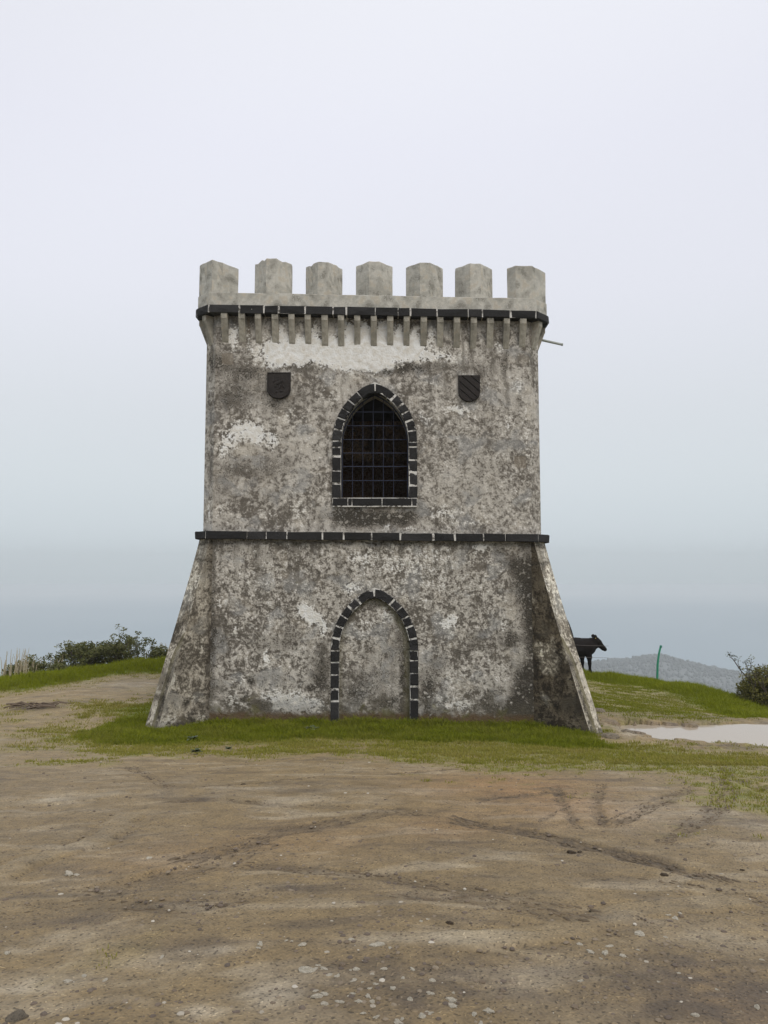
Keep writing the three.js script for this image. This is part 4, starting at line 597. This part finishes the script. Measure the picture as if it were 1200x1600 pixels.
{ // clods and crumbs turned up in rows by the tyre treads
  const list = []; R = seedRandom(55);
  for (const t of tracks) { if (t.dark <= 0.2) continue; const n = Math.round(t.l * (t.tread > 1 ? 520 : t.tread > .9 ? 300 : 130) * t.dark * (t.w / .16)); for (let i = 0; i < n; i++) { const f = clamp(R() * .96 + .02) * t.l; let k = 1; while (k < t.s.length - 1 && t.s[k] < f) k++; const a = t.q[k - 1], b = t.q[k], q = (f - t.s[k - 1]) / (t.s[k] - t.s[k - 1]), dx = b[0] - a[0], dz = b[1] - a[1], l = Math.hypot(dx, dz), row = (Math.floor(R() * 5) - 2) / 2.4, off = row * t.w * .5 + rr(-.012, .012), w = noise(f * 2.3 + t.l * 7, row * 3 + t.w * 50); if (w < -.15 + .25 * R()) continue; const x = lerp(a[0], b[0], q) - dz / l * off, z = lerp(a[1], b[1], q) + dx / l * off; if (z < 1.8) continue; list.push([x, z, Math.atan2(-dz, dx), rr(.006, .013) * (R() < .05 ? 1.4 : .85)]); } }
  const im = finish(new THREE.InstancedMesh(pebble(5, .6), std({ roughness: .95 }), list.length)), m = new THREE.Matrix4(), q = new THREE.Quaternion(), c = new THREE.Color();
  list.forEach(([x, z, a, r], i) => { q.setFromAxisAngle(V(0, 1, 0), a + rr(-.3, .3)); m.compose(V(x, ground(x, z, true) + r * .1, z), q, V(r * rr(1.2, 2.6), r * .7, r * .8)); im.setMatrixAt(i, m); im.setColorAt(i, c.setRGB(...mix3([.08, .06, .038], [.155, .118, .074], R()))); });
  im.name = 'mud_crumbs'; scene.add(im); tag(im, 'dark mud crumbs pressed up in rows along the tyre tracks', 'mud', null, 'stuff'); console.log('crumbs', list.length);
}
{
  const mStone = std({ map: conMap, bumpMap: conBump, bumpScale: .004, color: new THREE.Color().setRGB(1.3, 1.28, 1.24) }), gs = [1, 2, 3, 4, 5, 6, 7].map(k => { const g = new THREE.IcosahedronGeometry(1, 2), p = g.attributes.position; for (let i = 0; i < p.count; i++) { const x = p.getX(i), y = p.getY(i), z = p.getZ(i), f = clamp(1 + .95 * noise3(x * 1.1 + k * 7.3, y * 1.1 + k, z * 1.1) + .3 * noise3(x * 3.1, y * 3.1 + k, z * 3.1), .4, 1.7); p.setXYZ(i, x * f * 1.1, y * f * .5, z * f * .9); } return boxUV(g); });
  const a = [[20, 190, 30], [10, 208, 20], [140, 175, 16], [165, 178, 14], [215, 190, 36], [355, 77, 14], [448, 163, 24], [562, 195, 44], [595, 193, 16], [630, 205, 18], [235, 285, 60], [270, 290, 24], [290, 268, 18], [320, 285, 24], [340, 313, 22], [380, 325, 22], [472, 293, 30], [443, 295, 16], [602, 297, 24], [545, 316, 20], [455, 345, 30], [500, 355, 12], [560, 365, 20], [640, 384, 24], [533, 390, 16], [280, 387, 20], [290, 422, 44], [325, 410, 30], [322, 460, 26], [390, 450, 30], [435, 425, 14], [455, 410, 18], [485, 447, 28], [525, 427, 24], [500, 488, 24], [567, 502, 22], [545, 450, 24], [820, 413, 26], [925, 403, 14], [920, 438, 36], [921, 461, 36], [828, 345, 26], [735, 300, 22], [775, 500, 32], [810, 488, 24], [1093, 483, 34], [1022, 487, 26], [685, 518, 18], [665, 535, 30], [1055, 530, 24], [725, 437, 24], [690, 335, 16], [775, 75, 16], [805, 73, 12]].map(([x, y, w]) => [400 + x / 3, 1420 + y / 3, w / 3]);
  const b = [[95, 290, 40], [180, 285, 44], [205, 247, 36], [295, 305, 32], [25, 247, 30], [155, 325, 20], [400, 170, 50], [385, 268, 20], [650, 25, 28], [620, 57, 32], [575, 45, 24], [750, 640, 36], [1135, 590, 34], [640, 402, 20], [560, 180, 20], [30, 450, 26], [1160, 320, 20], [630, 690, 20], [880, 495, 18], [515, 455, 14]].map(([x, y, w]) => [900 + x / 4, 1420 + y / 4, w / 4]);
  const c = [[105, 1540, 9], [163, 1540, 7], [252, 1500, 7], [131, 1533, 8], [108, 1366, 14], [120, 1365, 8], [232, 1338, 8], [10, 1495, 8], [540, 1242, 5], [577, 1192, 4]];
  const biggest = [...a, ...b, ...c];
  R = seedRandom(81);
  for (const [u, v, w] of biggest) { const [x, z] = G(u, v), r = w / F * Math.hypot(x - EYE.x, z - EYE.z, 1.5) / 2, o = mesh('pale_stone', gs[R() * 5 | 0], mStone); o.position.set(x, ground(x, z, true) + r * .02, z); o.rotation.y = rr(0, 6.28); o.scale.set(r * rr(.9, 1.1), r * rr(.6, .9), r * rr(.7, 1.0)); const own = { '478,1515': 'largest flat pale stone, left of the cluster in the lower centre dirt', '587,1485': 'whitish flat stone at the upper edge of the lower centre cluster', '707,1566': 'upper of two touching pale stones near the bottom edge', '707,1574': 'lower of two touching pale stones near the bottom edge', '1000,1463': 'long pale stone streak in the lower right dirt' }[Math.round(u) + ',' + Math.round(v)], zone = u > 880 && u < 1200 && v > 1400 ? 'right' : u < 300 ? 'left' : 'centre';
    tag(o, own ?? { right: 'small pale stone chip scattered over the lower right dirt', left: 'small pale stone chip lying alone in the left dirt', centre: 'small pale stone chip in the dense cluster at lower centre' }[zone], 'stone', { right: 'pale chips in the lower right dirt', left: 'pale chips in the left dirt', centre: 'pale chips in the lower centre dirt' }[zone]); }
  const mClod = std({ map: dirtMap, bumpMap: dirtBump, bumpScale: .02, color: new THREE.Color().setRGB(.22, .165, .11) }), cg = (() => { const g = new THREE.IcosahedronGeometry(1, 4), p = g.attributes.position; for (let i = 0; i < p.count; i++) { const x = p.getX(i), y = p.getY(i), z = p.getZ(i), f = 1 + .5 * noise3(x * 1.7 + 9, y * 1.7, z * 1.7) + .35 * noise3(x * 5, y * 5, z * 5 + 2); p.setXYZ(i, x * f * 1.2, y * f * .6, z * f); } return boxUV(g); })();
  const clods = [[893, 1331, 9, 'dark clod of mud below the long tyre track'], [906, 1331, 5, 'small dark clod beside the larger mud clod'], [703, 1448, 8, 'lone dark clod on the smooth dirt near the gravel'], [380, 1227, 5, 'small dark clod in the dirt left of the doorway'], [1038, 1369, 7, 'flat dark clod right of the long tyre track'], [1160, 1360, 4, 'tiny dark clod at the right edge of the dirt']];
  for (const [u, v, w, l] of clods) { const [x, z] = G(u, v), r = w / F * Math.hypot(x - EYE.x, z - EYE.z) ; const o = mesh('mud_clod', cg, mClod); o.position.set(x, ground(x, z, true) + r * .15, z); o.rotation.y = rr(0, 6); o.scale.set(r * .62, r * .45, r * .45); tag(o, l, 'clod'); }
  const mRock = std({ map: conMap, bumpMap: conBump, bumpScale: .03, color: new THREE.Color().setRGB(.85, .77, .68) });
  for (const [u, v, w, l, k] of [[953, 1153, 15, 'grey boulder half sunk beside the right buttress foot', 5], [935, 1111, 11, 'small pale rock in the grass behind the right buttress', 8], [980, 1147, 10, 'pale flat rock at the near end of the puddle', 2], [25, 1597, 14, 'brown stone at the lower left corner of the dirt', 6]]) { const [x, z] = G(u, v), r = w / F * Math.hypot(x - EYE.x, z - EYE.z), gR = new THREE.IcosahedronGeometry(1, 4), p = gR.attributes.position; for (let i = 0; i < p.count; i++) { const f = 1 + .3 * noise3(p.getX(i) * 1.3 + k * 7, p.getY(i) * 1.3, p.getZ(i) * 1.3) + .1 * noise3(p.getX(i) * 4, p.getY(i) * 4 + k, p.getZ(i) * 4); p.setXYZ(i, p.getX(i) * f, p.getY(i) * f * .55, p.getZ(i) * f); } const o = mesh('rock', boxUV(gR), mRock); o.geometry = toCreasedNormals(o.geometry, 1.2); o.position.set(x, ground(x, z, true) - r * .1, z); o.scale.setScalar(r); tag(o, l, 'rock'); }
}
// ------------------------------------------------------------------ shrubs, straw, weeds
const mBark = std({ color: new THREE.Color().setRGB(.085, .07, .055) });
function shrub(x, z, spec, label) {
  R = seedRandom(spec.seed);
  const y0 = ground(x, z, false) + (spec.dy ?? 0), root = tag(base('shrub', [x, y0, z]), label, 'shrub'), wood = [], lp = [], li = [], lc = [];
  const leaves = (p, r, n) => { for (let i = 0; i < n; i++) { const d = V(rr(-1, 1), rr(-.7, 1), rr(-1, 1)).normalize(), c = p.clone().addScaledVector(d, r * Math.cbrt(R())), u = V(rr(-1, 1), rr(-.2, 1), rr(-1, 1)).normalize(), s = V(rr(-1, 1), rr(-1, 1), rr(-1, 1)).cross(u).normalize(), L = spec.leaf * rr(.7, 1.3), w = L * .28, o = lp.length / 3, b = c.clone(), t = c.clone().addScaledVector(u, L), m = c.clone().addScaledVector(u, L * .5); const l1 = m.clone().addScaledVector(s, w), l2 = m.clone().addScaledVector(s, -w); for (const q of [b, l1, t, l2]) lp.push(q.x, q.y, q.z); li.push(o, o + 1, o + 2, o, o + 2, o + 3); const k = mix3(spec.c0, spec.c1, R()), f = rr(.7, 1.2); for (let q = 0; q < 4; q++) lc.push(k[0] * f, k[1] * f, k[2] * f); } };
  const grow = (p, d, len, r, lev) => {
    const pts = [p], n = 4; let q = p.clone(), dd = d.clone();
    for (let i = 0; i < n; i++) { dd.add(V(rr(-.25, .25) + (spec.wind ?? 0) * .06, rr(-.1, .18), rr(-.25, .25))).normalize(); q = q.clone().addScaledVector(dd, len / n); pts.push(q); }
    wood.push(tube(pts, r, r * .6, 5));
    if (lev <= 0) { leaves(q, spec.clump * rr(.7, 1.2), spec.n); if (R() < spec.mid) leaves(pts[2], spec.clump * .7, spec.n * .6); return; }
    const kids = lev === spec.lev ? 3 : R() < .6 ? 3 : 2; for (let k = 0; k < kids; k++) { const a = rr(0, 6.28), s = rr(.35, .85) * (spec.kid ?? 1); grow(pts[k === 0 ? 4 : 3], dd.clone().add(V(Math.cos(a) * s, rr(-.05, .35), Math.sin(a) * s)).normalize(), len * rr(.6, .85), r * .62, lev - 1); }
  };
  for (let i = 0; i < spec.stems; i++) { const a = rr(0, 6.28), s = rr(.15, 1) * spec.spread, dir = V(Math.cos(a) * .5 + (spec.wind ?? 0) * .3, spec.up ?? 1.1, Math.sin(a) * .5).normalize(); grow(V(Math.cos(a) * s, -.05, Math.sin(a) * s * .7), dir, spec.h * rr(.3, .46), spec.r ?? .014, spec.lev); }
  for (let i = 0; i < (spec.low ?? 0); i++) { const a = rr(0, 6.28), s = Math.sqrt(R()) * spec.spread * 1.2; leaves(V(Math.cos(a) * s, rr(.05, spec.h * (spec.lowH ?? .45)) * (1.1 - .6 * s / (spec.spread * 1.2 + .01)), Math.sin(a) * s * .7), spec.clump * 1.1, spec.lowN ?? spec.n); }
  const wg = mergeGeometries(wood); wg.computeVertexNormals(); mesh('stem', wg, mBark, root);
  const lg = geo(lp, li, { color: lc }); lg.computeVertexNormals(); mesh('foliage', lg, mLeaf, root);
}
const mLeaf = new THREE.MeshPhysicalMaterial({ vertexColors: true, roughness: .75, transmission: .3, thickness: 0, specularIntensity: .5 });
const dk = { c0: [.09, .108, .03], c1: [.225, .225, .085], leaf: .065, clump: .1, n: 34, mid: .5 };
const rimAt = (u, off) => { let t = 12; for (; t < 36; t += .05) { const x = EYE.x + (u - 600) / F * t, z = EYE.z - t; if (polyDist(RIM, x, z) > off) break; } return [EYE.x + (u - 600) / F * t, EYE.z - t]; };
const rimShrub = (u, off, vTop, spec, label) => { const [x, z] = rimAt(u, off); shrub(x, z, { ...dk, ...spec, h: P(u, vTop, z)[1] - ground(x, z, false) }, label); };
rimShrub(66, .35, 1022, { seed: 1, spread: .7, stems: 8, lev: 1, low: 110, lowH: .9 }, 'low dark shrub at the left end of the bank, beside the pale straw');
rimShrub(124, .5, 990, { seed: 12, spread: .5, stems: 9, lev: 2, low: 110, lowH: .8, n: 26 }, 'dense dark green shrub on the bank, second from the straw');
rimShrub(168, .5, 992, { seed: 3, spread: .5, stems: 8, lev: 2, low: 90, lowH: .7, c1: [.14, .13, .05] }, 'brownish shrub in the middle of the row on the left bank');
rimShrub(213, .5, 976, { seed: 24, spread: .55, stems: 11, lev: 2, n: 22, mid: .12, low: 60, lowH: .48, wind: .2 }, 'open twiggy shrub with bare forked branches and leafy tips on the left bank');
rimShrub(262, .5, 999, { seed: 8, spread: .3, stems: 6, lev: 1, low: 26, lowH: .7 }, 'small dark shrub partly hidden behind the left buttress');
{ const [x, z] = rimAt(1188, .3); shrub(x, z, { seed: 5, c0: [.09, .09, .02], c1: [.25, .235, .05], leaf: .055, clump: .12, n: 12, mid: .2, kid: .45, h: 1.15 * (P(1188, 1012, z)[1] - ground(x, z, false)), spread: .62, stems: 18, lev: 1, low: 440, lowN: 46, lowH: .6, up: 3, r: .018 }, 'tall scrubby bush with bare upright stems at the right edge'); }
{ // the long branch leaning out of the right-hand bush is part of it
  const bush = scene.children.filter(o => o.name.startsWith('shrub')).at(-1), z = bush.position.z + .1, at = p => { const a = P(...p, z); return V(a[0] - bush.position.x, a[1] - bush.position.y, z - bush.position.z); };
  const g = mergeGeometries([tube([[1190, 1088], [1174, 1066], [1157, 1047], [1146, 1031], [1139, 1024]].map(at), .022, .008, 6), tube([[1157, 1047], [1153, 1036], [1154, 1030]].map(at), .01, .005, 5), tube([[1166, 1058], [1168, 1044], [1166, 1036]].map(at), .012, .005, 5)]); g.computeVertexNormals(); mesh('bare_branch', g, mBark, bush);
  const lp = [], li = []; R = seedRandom(77); for (const [u, v, n] of [[1139, 1024, 26], [1146, 1030, 22], [1154, 1031, 18], [1157, 1046, 12], [1166, 1036, 18], [1168, 1048, 14], [1174, 1060, 20]]) for (let k = 0; k < n; k++) { const c = at([u, v]).add(V(rr(-.07, .07), rr(-.06, .08), rr(-.08, .08))), d = V(rr(-1, 1), rr(-.3, 1), rr(-1, 1)).normalize(), s2 = V(rr(-1, 1), rr(-1, 1), rr(-1, 1)).cross(d).normalize(), o = lp.length / 3; for (const q of [c, c.clone().addScaledVector(d, .03).addScaledVector(s2, .014), c.clone().addScaledVector(d, .06), c.clone().addScaledVector(d, .03).addScaledVector(s2, -.014)]) lp.push(q.x, q.y, q.z); li.push(o, o + 1, o + 2, o, o + 2, o + 3); }
  const lg = geo(lp, li, { color: lp.map((_, i) => [.075, .085, .035][i % 3]) }); lg.computeVertexNormals(); mesh('foliage', lg, mLeaf, bush);
}
const mStraw = std({ color: new THREE.Color().setRGB(.46, .40, .28), side: THREE.DoubleSide });
function straw(us, z, label) {
  const pts = us.map(([u, v0, v1, du]) => { const a = P(u, v0, z), b = P(u + du, v1, z); return [a, b]; }), bx = pts[0][0][0], by = pts[0][0][1], g = [];
  for (const [a, b] of pts) { const dz = rr(-.25, .25); g.push(tube([V(a[0] - bx, a[1] - by - .15, dz), V(lerp(a[0], b[0], .4) - bx, lerp(a[1], b[1], .55) - by, dz), V(b[0] - bx, b[1] - by, dz + rr(-.05, .05))], .012, .004, 4)); }
  const m = mergeGeometries(g); m.computeVertexNormals(); const o = mesh('dry_grass', m, mStraw); o.position.set(bx, by, z); tag(o, label, 'dry grass', null);
}
R = seedRandom(91);
straw(Array.from({ length: 34 }, () => [rr(2, 50), 1049, rr(1012, 1040), rr(-6, 8)]), -5.9, 'clump of tall pale dry straw at the far left of the bank');
straw(Array.from({ length: 16 }, () => [rr(60, 100), 1046, rr(1022, 1038), rr(-4, 6)]), -7.0, 'short pale dry stalks in front of the low dark shrub');
straw(Array.from({ length: 26 }, () => [rr(246, 266), 1024, rr(1003, 1018), rr(-6, 4)]), -9.4, 'pale dry grass tuft next to the left buttress');
straw(Array.from({ length: 18 }, () => [rr(165, 235), 1026, rr(1008, 1020), rr(-4, 4)]), -8.9, 'thin pale stalks in front of the open twiggy shrub');
{ // weeds at the foot of the tower
  const leafy = (u, v, n, L, c, label, name = 'leafy_weed') => { const [x, z] = G(u, v), pos = [], idx = []; for (let i = 0; i < n; i++) { const a = i * 2.4 + rr(-.3, .3), l = L * rr(.6, 1.1), w = l * .28, el = rr(.15, .8), d = V(Math.cos(a) * Math.cos(el), Math.sin(el), Math.sin(a) * Math.cos(el)), s = V(-Math.sin(a), 0, Math.cos(a)), o = pos.length / 3; const m = d.clone().multiplyScalar(l * .5).add(V(0, .01, 0)), t = d.clone().multiplyScalar(l).add(V(0, -l * .15, 0)); for (const q of [V(0, 0, 0), m.clone().addScaledVector(s, w), m.clone().add(V(0, -.008, 0)), m.clone().addScaledVector(s, -w), t]) pos.push(q.x, q.y + .03, q.z); idx.push(o, o + 1, o + 2, o, o + 2, o + 3, o + 1, o + 4, o + 2, o + 2, o + 4, o + 3); } const g = geo(pos, idx); g.computeVertexNormals(); const o = mesh(name, g, new THREE.MeshPhysicalMaterial({ color: new THREE.Color().setRGB(...c), roughness: .6, transmission: .3, thickness: 0 })); o.position.set(x, ground(x, z, true), z); tag(o, label, 'weed'); };
  leafy(488, 1144, 16, .17, [.07, .10, .04], 'broad-leaved weed in the grass left of the blind doorway');
  leafy(300, 1158, 22, .12, [.06, .10, .06], 'bluish low weed in front of the left buttress');
  leafy(306, 1180, 24, .10, [.05, .075, .02], 'small dark tuft in the dirt edge below the bluish weed');
  leafy(357, 1174, 18, .08, [.08, .11, .04], 'small green tuft at the dirt edge right of the dark tuft');
}
// ------------------------------------------------------------------ fence post, wires, cow
{
  const z = -11.9, q = [[1026.5, 1052], [1027.5, 1038], [1029.5, 1022], [1032.5, 1009]].map(p => { const a = P(...p, z); return V(a[0], a[1], z); }), b = q[0].clone(); q[0].y -= .25;
  const post = tag(base('fence_post', [b.x, b.y, b.z]), 'thin leaning green plastic fence post on the right crest', 'fence post'), loc = q.map(p => p.clone().sub(b));
  const g = tube(loc, .04, .034, 8); g.computeVertexNormals(); mesh('shaft', g, std({ color: new THREE.Color().setRGB(.03, .27, .16), roughness: .5 }), post);
  const cap = tube([loc[3].clone().add(V(-.004, -.06, 0)), loc[3].clone().add(V(.006, .015, 0))], .044, .04, 8); cap.computeVertexNormals(); mesh('cap', cap, std({ color: new THREE.Color().setRGB(.02, .2, .14), roughness: .5 }), post);
  const a1 = [[885.5, 969], [888.5, 976], [892, 986], [895, 998], [899, 1050]].map(p => { const a = P(...p, -12.6); return V(a[0], a[1], -12.6); }), b1 = a1[4].clone(), pp2 = tube(a1.map(p => p.clone().sub(b1)), .035, .05, 8); pp2.computeVertexNormals();
  const o = mesh('dark_post', pp2, std({ color: new THREE.Color().setRGB(.02, .02, .022) })); o.position.copy(b1); tag(o, 'thin dark bent post showing past the right buttress above the cow', 'post');
  const z2 = -11.55, w = (v0, v1) => { const s = P(870, v0, z2), m = P(910, (v0 + v1) / 2 + .6, z2), e = P(951, v1, z2); return tube([V(s[0], s[1], z2), V(m[0], m[1], z2), V(e[0], e[1], z2)], .005, .005, 5); };
  const mWire = std({ color: new THREE.Color().setRGB(.12, .10, .095), roughness: .6 });
  [[1006, 1009.5, 'upper thin fence wire crossing in front of the cow'], [1025, 1028, 'lower thin fence wire crossing in front of the cow']].forEach(([a, b2, l]) => { const g2 = w(a, b2); g2.computeVertexNormals(); tag(mesh('fence_wire', g2, mWire), l, 'fence wire'); });
  const d = (() => { const [x, z3] = G(62, 1106); return [x, z3]; })();   // dug-over earth with a fallen branch
  R = seedRandom(19); const st = []; for (let i = 0; i < 26; i++) { const t = rr(-.45, .45), u = rr(-.22, .22), l = rr(.2, .5); st.push(tube([V(t - l * .5, rr(.0, .06), u + .08 * l), V(t, rr(.04, .1), u), V(t + l * .5, rr(.0, .07), u - .1 * l)], .014, .008, 5)); }
  const sg = mergeGeometries(st); sg.computeVertexNormals(); const so = mesh('twig_heap', sg, std({ color: new THREE.Color().setRGB(.15, .115, .085) })); so.position.set(d[0], ground(d[0], d[1], false), d[1]); tag(so, 'flat heap of dry brown twigs on the dirt beside the left path', 'twigs');
}
{ // black cow: x forward, y up, metres
  const z = -12.0, s0 = P(915, 1050, z), S = 1.0;
  const bones = [
    [[-1.15, .93, 0, .20], [-.75, .90, 0, .25]], [[-.75, .86, 0, .31], [-.3, .81, 0, .33]], [[-.3, .81, 0, .33], [.08, .83, 0, .28]], [[-1.2, 1.0, 0, .12], [-.2, 1.01, 0, .12]], [[-.2, 1.0, 0, .12], [.05, .98, 0, .12]],
    [[.0, .90, 0, .23], [.22, .97, .0, .165]], [[.08, .76, 0, .20], [.26, .90, 0, .16]], [[.2, .86, 0, .15], [.42, .93, 0, .115]], [[.22, .98, 0, .155], [.36, 1.03, .0, .125]],
    [[.36, 1.06, 0, .115], [.45, .98, 0, .11]], [[.45, .98, 0, .105], [.62, .79, 0, .07]], [[.62, .80, 0, .068], [.665, .755, 0, .064]], [[.40, .95, 0, .075], [.58, .77, 0, .045]],
    ...[-1, 1].flatMap(k => { const f = k < 0 ? -.10 : .08; return [[[.0, .78, .13 * k, .15], [.02 + f, .52, .12 * k, .095]], [[.02 + f, .52, .12 * k, .085], [.03 + f, .30, .12 * k, .055]], [[.03 + f, .31, .12 * k, .057], [.035 + f, .08, .12 * k, .04]], [[.035 + f, .09, .12 * k, .043], [.06 + f, .03, .12 * k, .052]],
      [[-1.05, .85, .12 * k, .17], [-.92 + f, .58, .14 * k, .105]], [[-.92 + f, .58, .14 * k, .10], [-1.12 + f, .40, .14 * k, .05]], [[-1.12 + f, .40, .14 * k, .05], [-1.07 + f, .08, .14 * k, .034]], [[-1.07 + f, .09, .14 * k, .038], [-1.03 + f, .03, .14 * k, .047]],
      [[.34, 1.13, .07 * k, .035], [.31, 1.19, .13 * k, .055]], [[.31, 1.19, .13 * k, .052], [.29, 1.20, .21 * k, .02]]]; }),
    [[-1.36, 1.02, 0, .035], [-1.42, .8, 0, .022]], [[-1.42, .8, 0, .02], [-1.40, .45, 0, .018]], [[-1.40, .45, 0, .03], [-1.39, .3, 0, .04]], [[-1.2, 1.02, 0, .06], [-1.37, 1.02, 0, .035]],
  ];
  const dist = (x, y, zz) => { let r = 9, K = .035; for (const [a, b] of bones) { const ex = b[0] - a[0], ey = b[1] - a[1], ez = b[2] - a[2], t = clamp(((x - a[0]) * ex + (y - a[1]) * ey + (zz - a[2]) * ez) / (ex * ex + ey * ey + ez * ez)), d = Math.hypot(x - a[0] - ex * t, y - a[1] - ey * t, zz - a[2] - ez * t) - lerp(a[3], b[3], t); const h = Math.max(K - Math.abs(r - d), 0) / K; r = Math.min(r, d) - h * h * K * .25; } return r; };
  const res = 96, mc = new MarchingCubes(res, new THREE.MeshBasicMaterial(), false, false, 200000), H = 1.2, cx = -.36, cy = .6;
  for (let k = 0; k < res; k++) for (let j = 0; j < res; j++) for (let i = 0; i < res; i++) { const x = cx + ((i - res / 2) / (res / 2)) * H, y = cy + ((j - res / 2) / (res / 2)) * H, zz = ((k - res / 2) / (res / 2)) * H; mc.field[i + j * res + k * res * res] = (zz < -.36 || zz > .36) ? -1 : -dist(x, y, zz); }
  mc.isolation = 0; mc.update();
  const n = mc.count ?? mc.geometry.drawRange.count, pos = mc.positionArray.slice(0, n * 3), nor = mc.normalArray.slice(0, n * 3);
  for (let i = 0; i < n; i++) { pos[3 * i] = pos[3 * i] * H + cx; pos[3 * i + 1] = pos[3 * i + 1] * H + cy; pos[3 * i + 2] *= H; }
  const g = new THREE.BufferGeometry(); g.setAttribute('position', new THREE.BufferAttribute(pos, 3)); g.setAttribute('normal', new THREE.BufferAttribute(nor, 3));
  const cow = tag(base('cow', [s0[0], Math.max(s0[1], ground(s0[0], z, false)) - .01, z]), 'black cow looking right, half hidden behind the right buttress', 'cow');
  mesh('body', g, new THREE.MeshPhysicalMaterial({ specularIntensity: .25, color: new THREE.Color().setRGB(.009, .007, .0065), roughness: .75 }), cow);
  for (const k of [-1, 1]) { const t = new THREE.BoxGeometry(.05, .06, .012); t.scale(.7, .8, 1); t.translate(.31, 1.15, .17 * k); mesh('ear_tag', t, std({ color: new THREE.Color().setRGB(.45, .33, .12) }), cow); const e = new THREE.SphereGeometry(.017, 10, 8); e.translate(.47, .985, .083 * k); mesh('eye', e, std({ color: 0x050505, roughness: .15 }), cow); const nn = new THREE.SphereGeometry(.03, 8, 6); nn.scale(.9, .8, .5); nn.translate(.685, .765, .03 * k); mesh('nostril', nn, std({ color: new THREE.Color().setRGB(.03, .025, .024), roughness: .4 }), cow); }
}
renderer.render(scene, camera);
